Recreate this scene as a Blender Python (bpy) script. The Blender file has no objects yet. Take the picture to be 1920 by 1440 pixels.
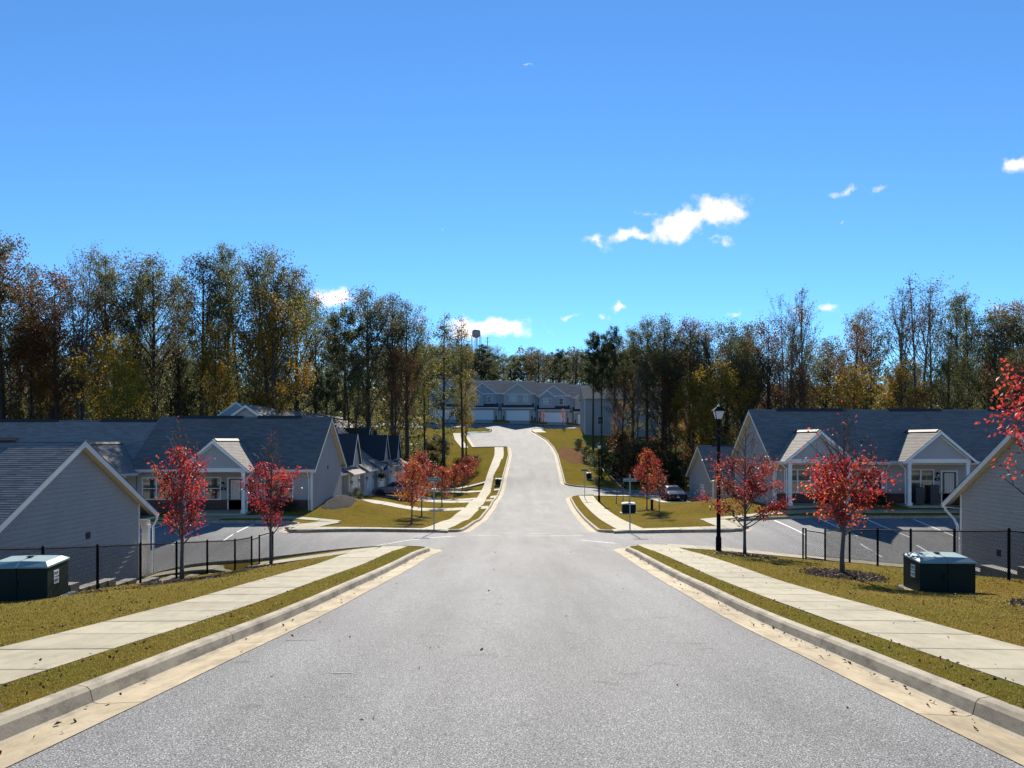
import bpy, math, random
import numpy as np
from mathutils import Vector, Matrix
from mathutils.geometry import delaunay_2d_cdt

random.seed(7)
S = bpy.context.scene
C = S.collection
R = math.radians

# ------------------------------------------------------------------ camera, sky, sun, exposure
EYE = 1.63
cam_d = bpy.data.cameras.new('camera')
cam = bpy.data.objects.new('camera', cam_d)
C.objects.link(cam)
cam.location = (0, 0, EYE)
cam.rotation_euler = (R(90), 0, 0)
cam_d.sensor_width = 36.0
cam_d.lens = 36.0 * 1442 / 1920
cam_d.shift_y = 106 / 1920
cam_d.clip_start = 0.1
cam_d.clip_end = 6000
S.camera = cam

SUN_EL, SUN_AZ = 31.5, 2.0          # degrees; azimuth clockwise from straight ahead (+Y)
sun_d = bpy.data.lights.new('sun', 'SUN')
sun_d.energy = 3.4
sun_d.angle = R(0.5)
sun_d.color = (1.0, 0.93, 0.80)
sun = bpy.data.objects.new('sun', sun_d)
C.objects.link(sun)
sun.rotation_euler = (R(-(90 - SUN_EL)), 0, R(-SUN_AZ))

S.view_settings.view_transform = 'Standard'
S.view_settings.look = 'None'
S.view_settings.gamma = 1.0
S.view_settings.exposure = 1.42
S.view_settings.use_curve_mapping = False
S.render.engine = 'CYCLES'
S.cycles.max_bounces = 6
S.cycles.diffuse_bounces = 3
S.cycles.glossy_bounces = 3
S.cycles.transmission_bounces = 4
S.cycles.transparent_max_bounces = 6
S.cycles.sample_clamp_indirect = 6
S.cycles.caustics_reflective = False
S.cycles.caustics_refractive = False
S.cycles.use_denoising = True

W = bpy.data.worlds.new('World')
S.world = W
W.use_nodes = True
NT = W.node_tree
NT.nodes.clear()


def wn(t, **kw):
    n = NT.nodes.new(t)
    for k, v in kw.items():
        setattr(n, k, v)
    return n


def wmath(op, a, b=None, clamp=False):
    n = wn('ShaderNodeMath', operation=op, use_clamp=clamp)
    for i, q in enumerate((a, b)):
        if q is None:
            continue
        if isinstance(q, (int, float)):
            n.inputs[i].default_value = q
        else:
            NT.links.new(q, n.inputs[i])
    return n.outputs[0]


sky = wn('ShaderNodeTexSky', sky_type='NISHITA', sun_disc=False)
sky.sun_elevation = R(SUN_EL)
sky.sun_rotation = R(SUN_AZ)
sky.altitude = 800
sky.air_density = 0.9
sky.dust_density = 0.0
sky.ozone_density = 6.0
hsv = wn('ShaderNodeHueSaturation')
hsv.inputs['Saturation'].default_value = 1.0
hsv.inputs['Value'].default_value = 1.0
tint = wn('ShaderNodeMix', data_type='RGBA', blend_type='MULTIPLY')
tint.inputs[0].default_value = 1.0
NT.links.new(sky.outputs[0], tint.inputs[6])
tint.inputs[7].default_value = (.66, .96, 1.08, 1)
NT.links.new(tint.outputs[2], hsv.inputs['Color'])
# small fair-weather clouds, placed by the direction they stand in (u = x/y, v = z/y)
tc = wn('ShaderNodeTexCoord')
sep = wn('ShaderNodeSeparateXYZ')
NT.links.new(tc.outputs['Generated'], sep.inputs[0])
ysafe = wmath('MAXIMUM', sep.outputs['Y'], 0.02)
comb = wn('ShaderNodeCombineXYZ')
NT.links.new(wmath('DIVIDE', sep.outputs['X'], ysafe), comb.inputs[0])
NT.links.new(wmath('DIVIDE', sep.outputs['Z'], ysafe), comb.inputs[1])
nz = wn('ShaderNodeTexNoise')
nz.inputs['Scale'].default_value = 26
nz.inputs['Detail'].default_value = 9
nz.inputs['Roughness'].default_value = 0.62
NT.links.new(comb.outputs[0], nz.inputs['Vector'])
nz2 = wn('ShaderNodeTexNoise')
nz2.inputs['Scale'].default_value = 34
nz2.inputs['Detail'].default_value = 4
NT.links.new(comb.outputs[0], nz2.inputs['Vector'])
warp = wn('ShaderNodeVectorMath', operation='MULTIPLY_ADD')
NT.links.new(nz2.outputs['Color'], warp.inputs[0])
warp.inputs[1].default_value = (0.030, 0.030, 0)
off = wn('ShaderNodeVectorMath', operation='ADD')
NT.links.new(comb.outputs[0], off.inputs[0])
off.inputs[1].default_value = (-0.015, -0.015, 0)
NT.links.new(off.outputs[0], warp.inputs[2])
CLOUDS = [  # px, py, half width, half height (photo pixels), tilt, weight
    (1350, 393, 62, 34, -6, 1.0), (1275, 420, 78, 30, -20, 1.0), (1190, 443, 85, 17, -8, .85), (1115, 451, 50, 9, 0, .5),
    (1335, 443, 45, 10, 12, .5), (1212, 402, 24, 9, 0, .42), (1590, 356, 32, 12, -10, .55), (1655, 351, 32, 14, -22, .58),
    (1912, 308, 44, 20, 0, .9), (630, 556, 56, 20, 0, .95), (930, 613, 95, 22, 3, 1.0), (870, 618, 40, 26, 0, .9),
    (1072, 591, 20, 8, -14, .55), (1164, 576, 13, 10, 0, .7), (1132, 591, 14, 7, 20, .4), (1384, 589, 20, 9, 0, .62),
    (1550, 583, 30, 12, 0, .75), (1500, 585, 40, 16, 0, .6), (826, 428, 8, 6, -40, .5), (995, 125, 16, 3, 0, .42),
    (1872, 575, 18, 8, 0, .5), (1578, 418, 9, 4, 0, .4), (780, 600, 50, 18, 0, .4)]
acc = None
for (px, py, hw, hh, tilt, wgt) in CLOUDS:
    mp = wn('ShaderNodeMapping', vector_type='TEXTURE')
    NT.links.new(warp.outputs[0], mp.inputs['Vector'])
    mp.inputs['Location'].default_value = ((px - 960) / 1442, (826 - py) / 1442, 0)
    mp.inputs['Rotation'].default_value = (0, 0, R(-tilt))
    mp.inputs['Scale'].default_value = (hw / 1442 * 1.25, hh / 1442 * 1.25, 1)
    ln = wn('ShaderNodeVectorMath', operation='LENGTH')
    NT.links.new(mp.outputs[0], ln.inputs[0])
    v = wmath('MULTIPLY', wmath('SUBTRACT', 1.0, ln.outputs['Value'], clamp=True), wgt)
    acc = v if acc is None else wmath('MAXIMUM', acc, v)
front = wmath('GREATER_THAN', sep.outputs['Y'], 0.05)
dens = wmath('ADD', wmath('MULTIPLY', acc, 1.5), wmath('MULTIPLY', wmath('SUBTRACT', nz.outputs['Fac'], 0.60), 2.7))
mr = wn('ShaderNodeMapRange', interpolation_type='SMOOTHSTEP')
NT.links.new(dens, mr.inputs['Value'])
mr.inputs['From Min'].default_value = 0.02
mr.inputs['From Max'].default_value = 1.05
has = wmath('GREATER_THAN', acc, 0.004)
cmask = wmath('MULTIPLY', wmath('MULTIPLY', mr.outputs[0], has), front)
mixc = wn('ShaderNodeMix', data_type='RGBA')
NT.links.new(cmask, mixc.inputs['Factor'])
NT.links.new(hsv.outputs[0], mixc.inputs['A'])
CLOUD_COL = mixc.inputs['B']
CLOUD_COL.default_value = (9.0, 8.0, 8.0, 1)
bg = wn('ShaderNodeBackground')
bg.inputs['Strength'].default_value = 0.060
NT.links.new(mixc.outputs['Result'], bg.inputs['Color'])
wo = wn('ShaderNodeOutputWorld')
NT.links.new(bg.outputs[0], wo.inputs[0])


# ------------------------------------------------------------------ mesh helpers
class MB:
    def __init__(self):
        self.v, self.f, self.m = [], [], []

    def add(self, vs, fs, m=0):
        b = len(self.v)
        self.v.extend([tuple(p) for p in vs])
        self.f.extend([tuple(i + b for i in f) for f in fs])
        self.m.extend([m] * len(fs))
        return self

    def quad(self, a, b, c, d, m=0):
        return self.add((a, b, c, d), ((0, 1, 2, 3),), m)

    def box(self, x0, x1, y0, y1, z0, z1, m=0):
        return self.add([(x0, y0, z0), (x1, y0, z0), (x1, y1, z0), (x0, y1, z0), (x0, y0, z1), (x1, y0, z1), (x1, y1, z1), (x0, y1, z1)],
                        [(3, 2, 1, 0), (4, 5, 6, 7), (0, 1, 5, 4), (1, 2, 6, 5), (2, 3, 7, 6), (3, 0, 4, 7)], m)

    def beam(self, p, q, w, h, up=(0, 0, 1), m=0):
        """a box from p to q, w across and h along 'up'"""
        p, q, up = Vector(p), Vector(q), Vector(up)
        d = (q - p).normalized()
        s = d.cross(up).normalized() * (w / 2)
        u = s.cross(d).normalized() * (h / 2)
        vs = [p - s - u, p + s - u, p + s + u, p - s + u, q - s - u, q + s - u, q + s + u, q - s + u]
        return self.add(vs, [(0, 1, 2, 3), (7, 6, 5, 4), (0, 4, 5, 1), (1, 5, 6, 2), (2, 6, 7, 3), (3, 7, 4, 0)], m)

    def prism(self, poly, axis, a, b, m=0):
        """2-d polygon extruded along axis ('x' : poly is (y,z); 'y' : (x,z); 'z' : (x,y)) from a to b"""
        n = len(poly)
        def P(q, t):
            return (t, q[0], q[1]) if axis == 'x' else (q[0], t, q[1]) if axis == 'y' else (q[0], q[1], t)
        vs = [P(q, a) for q in poly] + [P(q, b) for q in poly]
        fs = [tuple(range(n))[::-1], tuple(range(n, 2 * n))] + [(i, (i + 1) % n, n + (i + 1) % n, n + i) for i in range(n)]
        return self.add(vs, fs, m)

    def tube(self, pts, rad, n=6, m=0, cap=True):
        pts = [Vector(p) for p in pts]
        if isinstance(rad, (int, float)):
            rad = [rad] * len(pts)
        b = len(self.v)
        ref = Vector((0.13, 0.97, 0.21))
        for i, p in enumerate(pts):
            d = (pts[min(i + 1, len(pts) - 1)] - pts[max(i - 1, 0)])
            if d.length < 1e-9:
                d = Vector((0, 0, 1))
            d.normalize()
            s = d.cross(ref)
            if s.length < 1e-3:
                s = d.cross(Vector((1, 0, 0)))
            s.normalize()
            u = d.cross(s)
            for k in range(n):
                a = 2 * math.pi * k / n
                self.v.append(tuple(p + (s * math.cos(a) + u * math.sin(a)) * rad[i]))
        for i in range(len(pts) - 1):
            for k in range(n):
                self.f.append((b + i * n + k, b + i * n + (k + 1) % n, b + (i + 1) * n + (k + 1) % n, b + (i + 1) * n + k))
                self.m.append(m)
        if cap:
            self.f.append(tuple(b + k for k in range(n))[::-1]); self.m.append(m)
            e = b + (len(pts) - 1) * n
            self.f.append(tuple(e + k for k in range(n))); self.m.append(m)
        return self

    def lathe(self, prof, n=16, c=(0, 0, 0), m=0):
        b = len(self.v)
        for (r, z) in prof:
            for k in range(n):
                a = 2 * math.pi * k / n
                self.v.append((c[0] + r * math.cos(a), c[1] + r * math.sin(a), c[2] + z))
        for i in range(len(prof) - 1):
            for k in range(n):
                self.f.append((b + i * n + k, b + i * n + (k + 1) % n, b + (i + 1) * n + (k + 1) % n, b + (i + 1) * n + k))
                self.m.append(m)
        self.f.append(tuple(b + k for k in range(n))[::-1]); self.m.append(m)
        e = b + (len(prof) - 1) * n
        self.f.append(tuple(e + k for k in range(n))); self.m.append(m)
        return self

    def mesh(self, name, mats, M=None, smooth=False):
        me = bpy.data.meshes.new(name)
        vs = self.v
        if M is not None:
            vs = [tuple(M @ Vector(p)) for p in vs]
        me.from_pydata(vs, [], self.f)
        for mt in (mats if isinstance(mats, (list, tuple)) else [mats]):
            me.materials.append(mt)
        if any(self.m):
            me.polygons.foreach_set('material_index', self.m)
        if smooth:
            me.polygons.foreach_set('use_smooth', [True] * len(self.f))
        me.update()
        return me

    def build(self, name, mats, parent=None, M=None, smooth=False):
        return link(name, self.mesh(name, mats, M, smooth), parent)


def link(name, data, parent=None):
    o = bpy.data.objects.new(name, data)
    C.objects.link(o)
    if parent is not None:
        o.parent = parent
    return o


def tag(o, label=None, cat=None, group=None, kind=None):
    for k, v in (('label', label), ('category', cat), ('group', group), ('kind', kind)):
        if v:
            o[k] = v
    return o


def empty(name, loc, rz=0.0, label=None, cat=None, group=None):
    o = bpy.data.objects.new(name, None)
    o.empty_display_size = 0.2
    C.objects.link(o)
    o.location = loc
    o.rotation_euler = (0, 0, rz)
    return tag(o, label, cat, group)


KIDS = {}


def copy_tree(o, parent=None):
    c = o.copy()
    C.objects.link(c)
    if parent is not None:
        c.parent = parent
    for ch in list(o.children):
        copy_tree(ch, c)
    return c


def np_mesh(name, verts, faces, mats, cols=None, smooth=False):
    """faces : (n,k) array; cols : per-face rgb"""
    me = bpy.data.meshes.new(name)
    verts = np.asarray(verts, np.float32); faces = np.asarray(faces, np.int32)
    n, k = faces.shape
    me.vertices.add(len(verts)); me.vertices.foreach_set('co', verts.ravel())
    me.loops.add(n * k); me.loops.foreach_set('vertex_index', faces.ravel())
    me.polygons.add(n); me.polygons.foreach_set('loop_start', np.arange(0, n * k, k, dtype=np.int32))
    if smooth:
        me.polygons.foreach_set('use_smooth', np.ones(n, dtype=bool))
    for mt in (mats if isinstance(mats, (list, tuple)) else [mats]):
        me.materials.append(mt)
    if cols is not None:
        at = me.color_attributes.new('tint', 'FLOAT_COLOR', 'POINT')
        cc = np.ones((len(verts), 4), np.float32)
        rep = np.zeros((len(verts), 3), np.float32)
        rep[faces.ravel()] = np.repeat(np.asarray(cols, np.float32), k, axis=0)
        cc[:, :3] = rep
        at.data.foreach_set('color', cc.ravel())
    me.update(); me.validate()
    return me


# ------------------------------------------------------------------ materials
def newmat(name):
    m = bpy.data.materials.new(name)
    m.use_nodes = True
    nt = m.node_tree
    b = nt.nodes['Principled BSDF']
    return m, nt, b


def N(nt, t, **kw):
    n = nt.nodes.new(t)
    for k, v in kw.items():
        setattr(n, k, v)
    return n


def noise(nt, scale, detail=4, rough=.55, obj=False, stretch=None):
    tcn = N(nt, 'ShaderNodeTexCoord')
    n = N(nt, 'ShaderNodeTexNoise')
    n.inputs['Scale'].default_value = scale
    n.inputs['Detail'].default_value = detail
    n.inputs['Roughness'].default_value = rough
    src = tcn.outputs['Object']
    if not obj:
        src = N(nt, 'ShaderNodeNewGeometry').outputs['Position']
    if stretch:
        mp = N(nt, 'ShaderNodeMapping')
        mp.inputs['Scale'].default_value = stretch
        nt.links.new(src, mp.inputs['Vector'])
        src = mp.outputs[0]
    nt.links.new(src, n.inputs['Vector'])
    return n.outputs['Fac']


def ramp(nt, fac, stops):
    r = N(nt, 'ShaderNodeValToRGB')
    e = r.color_ramp.elements
    while len(e) < len(stops):
        e.new(0.5)
    for q, (p, c) in zip(e, stops):
        q.position = p
        q.color = (c, c, c, 1) if isinstance(c, (int, float)) else (*c, 1)
    nt.links.new(fac, r.inputs[0])
    return r.outputs[0]


def mixrgb(nt, fac, a, b, mode='MIX'):
    m = N(nt, 'ShaderNodeMix', data_type='RGBA', blend_type=mode)
    for k, q in (('Factor', fac), ('A', a), ('B', b)):
        i = m.inputs[k] if k != 'Factor' else m.inputs[0]
        if k == 'A': i = m.inputs[6]
        if k == 'B': i = m.inputs[7]
        if isinstance(q, (int, float)):
            i.default_value = q if k == 'Factor' else (q, q, q, 1)
        elif isinstance(q, tuple):
            i.default_value = (*q, 1)
        else:
            nt.links.new(q, i)
    return m.outputs[2]


def bump(nt, b, h, strength=.3, dist=.01):
    n = N(nt, 'ShaderNodeBump')
    n.inputs['Strength'].default_value = strength
    n.inputs['Distance'].default_value = dist
    nt.links.new(h, n.inputs['Height'])
    nt.links.new(n.outputs[0], b.inputs['Normal'])


def simple(name, col, rough=.6, var=.12, scale=3.0, metal=0.0, spec=.5, bscale=0, bstr=.2, bdist=.005, obj=True):
    m, nt, b = newmat(name)
    b.inputs['Roughness'].default_value = rough
    b.inputs['Metallic'].default_value = metal
    b.inputs['Specular IOR Level'].default_value = spec
    f = noise(nt, scale, 5, obj=obj)
    lo = tuple(c * (1 - var) for c in col); hi = tuple(min(1, c * (1 + var)) for c in col)
    nt.links.new(ramp(nt, f, [(.3, lo), (.7, hi)]), b.inputs['Base Color'])
    if bscale:
        bump(nt, b, noise(nt, bscale, 4, obj=obj), bstr, bdist)
    return m


def leafmat(name, transl=.5, rough=.45, spec=.35, hue=.015):
    m, nt, b = newmat(name)
    at = N(nt, 'ShaderNodeAttribute', attribute_name='tint')
    oi = N(nt, 'ShaderNodeObjectInfo')
    hs = N(nt, 'ShaderNodeHueSaturation')
    mr_ = N(nt, 'ShaderNodeMapRange'); mr_.inputs['To Min'].default_value = .5 - hue; mr_.inputs['To Max'].default_value = .5 + hue
    mr2 = N(nt, 'ShaderNodeMapRange'); mr2.inputs['To Min'].default_value = .8; mr2.inputs['To Max'].default_value = 1.2
    nt.links.new(oi.outputs['Random'], mr_.inputs[0]); nt.links.new(oi.outputs['Random'], mr2.inputs[0])
    nt.links.new(mr_.outputs[0], hs.inputs['Hue']); nt.links.new(mr2.outputs[0], hs.inputs['Value'])
    nt.links.new(at.outputs['Color'], hs.inputs['Color'])
    nt.links.new(hs.outputs[0], b.inputs['Base Color'])
    b.inputs['Roughness'].default_value = rough
    b.inputs['Specular IOR Level'].default_value = spec
    tr = N(nt, 'ShaderNodeBsdfTranslucent')
    br = N(nt, 'ShaderNodeBrightContrast'); br.inputs['Bright'].default_value = 0.0
    g = N(nt, 'ShaderNodeGamma'); g.inputs['Gamma'].default_value = .82
    nt.links.new(hs.outputs[0], g.inputs[0]); nt.links.new(g.outputs[0], tr.inputs['Color'])
    mx = N(nt, 'ShaderNodeMixShader'); mx.inputs[0].default_value = transl
    out = nt.nodes['Material Output']
    nt.links.new(b.outputs[0], mx.inputs[1]); nt.links.new(tr.outputs[0], mx.inputs[2])
    nt.links.new(mx.outputs[0], out.inputs['Surface'])
    return m


M = {}


def make_materials():
    # asphalt : grey with light aggregate specks, faint wheel wear and a centre seam
    m, nt, b = newmat('asphalt')
    sp = ramp(nt, noise(nt, 88, 3, .75), [(.38, .045), (.48, .125), (.56, .235), (.65, .60)])
    big = ramp(nt, noise(nt, .55, 5, .6, stretch=(1, .25, 1)), [(.3, .82), (.7, 1.12)])
    c = mixrgb(nt, 1.0, sp, big, 'MULTIPLY')
    c = mixrgb(nt, 1.0, c, (1.04, 1.03, 1.03), 'MULTIPLY')
    lanes = ramp(nt, noise(nt, 1.0, 4, .6, stretch=(1.1, .035, 1)), [(.30, .84), (.50, 1.0), (.70, 1.10)])
    c = mixrgb(nt, 1.0, c, lanes, 'MULTIPLY')
    spots = ramp(nt, noise(nt, 1.9, 3, .5), [(.27, .62), (.33, 1.0)])
    c = mixrgb(nt, .6, c, spots, 'MULTIPLY')
    crack = N(nt, 'ShaderNodeTexVoronoi', feature='DISTANCE_TO_EDGE'); crack.inputs['Scale'].default_value = .16
    geo = N(nt, 'ShaderNodeNewGeometry')
    wv = N(nt, 'ShaderNodeVectorMath', operation='MULTIPLY_ADD')
    wn_ = N(nt, 'ShaderNodeTexNoise'); wn_.inputs['Scale'].default_value = 1.3; wn_.inputs['Detail'].default_value = 5
    nt.links.new(geo.outputs['Position'], wn_.inputs['Vector']); nt.links.new(wn_.outputs['Color'], wv.inputs[0])
    wv.inputs[1].default_value = (.9, .9, 0); nt.links.new(geo.outputs['Position'], wv.inputs[2])
    nt.links.new(wv.outputs[0], crack.inputs['Vector'])
    cr = ramp(nt, crack.outputs['Distance'], [(.0, .88), (.004, 1.0)])
    c = mixrgb(nt, 1.0, c, cr, 'MULTIPLY')
    nt.links.new(c, b.inputs['Base Color'])
    b.inputs['Roughness'].default_value = .84
    b.inputs['Specular IOR Level'].default_value = .15
    bump(nt, b, noise(nt, 70, 3, .7), .4, .006)
    M['asphalt'] = m

    def concrete(name, lo, hi, stain=.25, br=.35):
        m, nt, b = newmat(name)
        f = noise(nt, 1.1, 6, .6)
        c = ramp(nt, f, [(.28, lo), (.72, hi)])
        fine = ramp(nt, noise(nt, 70, 3, .7), [(.3, .86), (.7, 1.1)])
        c = mixrgb(nt, 1.0, c, fine, 'MULTIPLY')
        st = ramp(nt, noise(nt, 5, 6, .7, stretch=(1, .35, 1)), [(.36, 1 - stain), (.55, 1.0)])
        c = mixrgb(nt, 1.0, c, st, 'MULTIPLY')
        oi = N(nt, 'ShaderNodeObjectInfo')
        ov = N(nt, 'ShaderNodeMapRange'); ov.inputs['To Min'].default_value = .9; ov.inputs['To Max'].default_value = 1.06
        nt.links.new(oi.outputs['Random'], ov.inputs[0])
        c = mixrgb(nt, 1.0, c, ov.outputs[0], 'MULTIPLY')
        nt.links.new(c, b.inputs['Base Color'])
        b.inputs['Roughness'].default_value = .8
        b.inputs['Specular IOR Level'].default_value = .1
        bump(nt, b, noise(nt, 45, 4, .7), br, .004)
        M[name] = m
    concrete('walk', (.34, .30, .215), (.44, .395, .29), .18)
    concrete('walk_joint', (.22, .195, .14), (.30, .265, .20), .25)
    concrete('kerb_concrete', (.31, .265, .20), (.44, .385, .29), .42, .6)
    concrete('gutter_concrete', (.36, .29, .19), (.52, .43, .29), .3, .5)
    concrete('block', (.30, .28, .24), (.40, .37, .31), .2, .5)
    concrete('drive', (.35, .325, .26), (.44, .41, .33), .15)

    # lawn : dormant bermuda, olive to straw
    m, nt, b = newmat('lawn')
    f = noise(nt, .35, 6, .62)
    c = ramp(nt, f, [(.30, (.235, .152, .036)), (.46, (.208, .150, .031)), (.60, (.172, .148, .028)), (.75, (.116, .132, .022))])
    fine = ramp(nt, noise(nt, 28, 5, .75), [(.28, .5), (.5, .97), (.72, 1.4)])
    c = mixrgb(nt, 1.0, c, fine, 'MULTIPLY')
    mott = ramp(nt, noise(nt, 3.2, 6, .72), [(.30, .62), (.5, .98), (.68, 1.18)])
    c = mixrgb(nt, 1.0, c, mott, 'MULTIPLY')
    dry = ramp(nt, noise(nt, 1.7, 5, .6), [(.5, 0.0), (.72, 1.0)])
    c = mixrgb(nt, dry, c, (.16, .105, .032), 'MIX') if False else c
    nt.links.new(c, b.inputs['Base Color'])
    b.inputs['Roughness'].default_value = .85
    b.inputs['Specular IOR Level'].default_value = .0
    bump(nt, b, noise(nt, 40, 5, .8), 1.0, .05)
    M['lawn'] = m

    M['grass'] = leafmat('grass_blades', .35, .6, .2)
    M['leaves'] = leafmat('leaves', .42, .6, .18)
    M['maple'] = leafmat('maple_leaves', .6, .5, .3, .004)
    M['litter'] = leafmat('dead_leaves', .15, .7, .2)
    M['bark'] = simple('bark', (.055, .047, .040), .9, .45, 9, bscale=25, bstr=.7, bdist=.02)
    M['bark_pale'] = simple('pale_bark', (.105, .09, .078), .85, .4, 14, bscale=40, bstr=.5, bdist=.01)
    m = simple('mulch', (.06, .045, .038), .95, .8, 30, spec=0.0, bscale=45, bstr=1.0, bdist=.05, obj=False)
    M['mulch'] = m
    M['gravel'] = simple('grey_mulch', (.085, .08, .078), .95, .6, 25, spec=0.0, bscale=40, bstr=.8, bdist=.04, obj=False)
    M['dirt'] = simple('dirt', (.19, .105, .055), .95, .35, 4, spec=0.0, bscale=25, bstr=.8, bdist=.04, obj=False)
    M['woodfloor'] = simple('forest_floor', (.075, .058, .03), .95, .6, 3, spec=0.0, bscale=12, bstr=1, bdist=.1, obj=False)

    # buildings
    def siding(name, col):
        m, nt, b = newmat(name)
        g = noise(nt, 30, 4, .6, obj=True, stretch=(.15, .15, 3))
        c = ramp(nt, g, [(.3, tuple(q * .92 for q in col)), (.7, tuple(q * 1.05 for q in col))])
        d = ramp(nt, noise(nt, .6, 5, .6, obj=True), [(.3, .92), (.7, 1.04)])
        c = mixrgb(nt, 1.0, c, d, 'MULTIPLY')
        nt.links.new(c, b.inputs['Base Color'])
        b.inputs['Roughness'].default_value = .75
        b.inputs['Specular IOR Level'].default_value = .12
        M[name] = m
    siding('siding', (.40, .38, .36))
    siding('siding_warm', (.42, .385, .34))
    siding('siding_blue', (.33, .35, .365))
    siding('siding_pale', (.45, .44, .42))

    m, nt, b = newmat('shingles')
    geo = N(nt, 'ShaderNodeNewGeometry')
    rnd = ramp(nt, geo.outputs['Random Per Island'], [(0, (.180, .158, .142)), (.5, (.212, .188, .170)), (1, (.245, .219, .200))])
    gr = ramp(nt, noise(nt, 130, 2, .8, obj=True), [(.3, .6), (.7, 1.5)])
    oi = N(nt, 'ShaderNodeObjectInfo')
    ov = N(nt, 'ShaderNodeMapRange'); ov.inputs['To Min'].default_value = .78; ov.inputs['To Max'].default_value = 1.2
    nt.links.new(oi.outputs['Random'], ov.inputs[0])
    c = mixrgb(nt, 1.0, mixrgb(nt, 1.0, rnd, gr, 'MULTIPLY'), ov.outputs[0], 'MULTIPLY')
    nt.links.new(c, b.inputs['Base Color'])
    b.inputs['Roughness'].default_value = .8
    b.inputs['Specular IOR Level'].default_value = .06
    bump(nt, b, noise(nt, 140, 2, .8, obj=True), .5, .004)
    M['shingles'] = m

    M['trim'] = simple('white_trim', (.72, .71, .68), .5, .05, 2)
    M['soffit'] = simple('cream_soffit', (.62, .56, .44), .6, .06, 2)
    M['white_door'] = simple('white_door', (.74, .74, .73), .45, .04, 2)
    M['dark_door'] = simple('dark_door', (.018, .024, .034), .3, .2, 3)
    M['black'] = simple('black_metal', (.012, .012, .013), .85, .3, 6, spec=.06)
    M['vent'] = simple('ridge_vent', (.016, .017, .02), .7, .3, 5)
    M['steel'] = simple('grey_steel', (.30, .31, .31), .45, .15, 8, metal=.6)
    M['navy_roof'] = simple('dark_shed_roof', (.026, .030, .040), .75, .25, 12, bscale=40)
    M['recess'] = simple('entry_shade', (.16, .155, .15), .7, .15, 3)

    m, nt, b = newmat('brick')
    tcn = N(nt, 'ShaderNodeTexCoord')
    br = N(nt, 'ShaderNodeTexBrick')
    mp = N(nt, 'ShaderNodeMapping'); mp.inputs['Rotation'].default_value = (R(90), 0, 0)
    nt.links.new(tcn.outputs['Object'], mp.inputs['Vector']); nt.links.new(mp.outputs[0], br.inputs['Vector'])
    br.inputs['Color1'].default_value = (.10, .045, .035, 1); br.inputs['Color2'].default_value = (.065, .03, .027, 1)
    br.inputs['Mortar'].default_value = (.16, .14, .12, 1); br.inputs['Scale'].default_value = 1
    br.inputs['Brick Width'].default_value = .2; br.inputs['Row Height'].default_value = .075; br.inputs['Mortar Size'].default_value = .006
    nt.links.new(br.outputs['Color'], b.inputs['Base Color']); b.inputs['Roughness'].default_value = .9
    bump(nt, b, br.outputs['Fac'], -.5, .01)
    M['brick'] = m

    m, nt, b = newmat('window_glass')
    tcn = N(nt, 'ShaderNodeTexCoord')
    wv = N(nt, 'ShaderNodeTexNoise'); wv.inputs['Scale'].default_value = 2.2; wv.inputs['Detail'].default_value = 3
    nt.links.new(tcn.outputs['Object'], wv.inputs['Vector'])
    nt.links.new(ramp(nt, wv.outputs['Fac'], [(.35, (.018, .03, .032)), (.6, (.07, .09, .085)), (.75, (.16, .17, .15))]), b.inputs['Base Color'])
    b.inputs['Roughness'].default_value = .06
    b.inputs['Specular IOR Level'].default_value = .9
    bump(nt, b, wv.outputs['Fac'], .05, .02)
    M['glass'] = m
    m, nt, b = newmat('car_glass')
    b.inputs['Base Color'].default_value = (.012, .016, .018, 1); b.inputs['Roughness'].default_value = .04; b.inputs['Specular IOR Level'].default_value = .8
    M['car_glass'] = m
    M['blind'] = simple('door_glass_blind', (.36, .38, .38), .25, .12, 6, spec=.8)
    M['frosted'] = simple('frosted_glass', (.62, .63, .63), .5, .04, 4)
    M['tyre'] = simple('tyre_rubber', (.015, .015, .015), .9, .2, 9)
    M['rim'] = simple('alloy', (.35, .35, .36), .35, .1, 9, metal=.9)
    for nm, col in (('car_grey', (.14, .16, .19)), ('car_dark', (.018, .028, .048))):
        m, nt, b = newmat(nm)
        b.inputs['Base Color'].default_value = (*col, 1); b.inputs['Metallic'].default_value = .1
        b.inputs['Roughness'].default_value = .2; b.inputs['Specular IOR Level'].default_value = .4; b.inputs['Coat Roughness'].default_value = .04
        M[nm] = m
    M['lamp_lens'] = simple('headlight_lens', (.6, .62, .65), .1, .1, 9, spec=.9)
    M['red_lens'] = simple('red_lens', (.35, .02, .02), .2, .1, 9)
    m, nt, b = newmat('transformer_green')
    c = ramp(nt, noise(nt, 2.5, 6, .65, obj=True), [(.3, (.004, .015, .012)), (.7, (.008, .024, .019))])
    nt.links.new(c, b.inputs['Base Color']); b.inputs['Roughness'].default_value = .5; b.inputs['Specular IOR Level'].default_value = .2
    M['green_metal'] = m
    m, nt, b = newmat('transformer_lid_lit')
    c = ramp(nt, noise(nt, 2.0, 6, .65, obj=True), [(.3, (.20, .29, .29)), (.7, (.29, .39, .38))])  # cabinet green made paler: light reflected off the sunlit top is in this colour
    nt.links.new(c, b.inputs['Base Color']); b.inputs['Roughness'].default_value = .6; b.inputs['Specular IOR Level'].default_value = .3
    M['green_lid_lit'] = m
    M['sign_green'] = simple('sign_green', (.010, .11, .07), .4, .1, 6)
    M['white_paint'] = simple('white_paint', (.70, .70, .67), .6, .15, 9, obj=False)
    M['ink'] = simple('black_ink', (.03, .03, .03), .6, .1, 9)
    M['tan_pad'] = simple('tan_ramp_pad', (.50, .33, .14), .8, .15, 8, obj=False)
    M['flag_red'] = simple('flag_red', (.35, .02, .03), .8, .1, 5)
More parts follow.
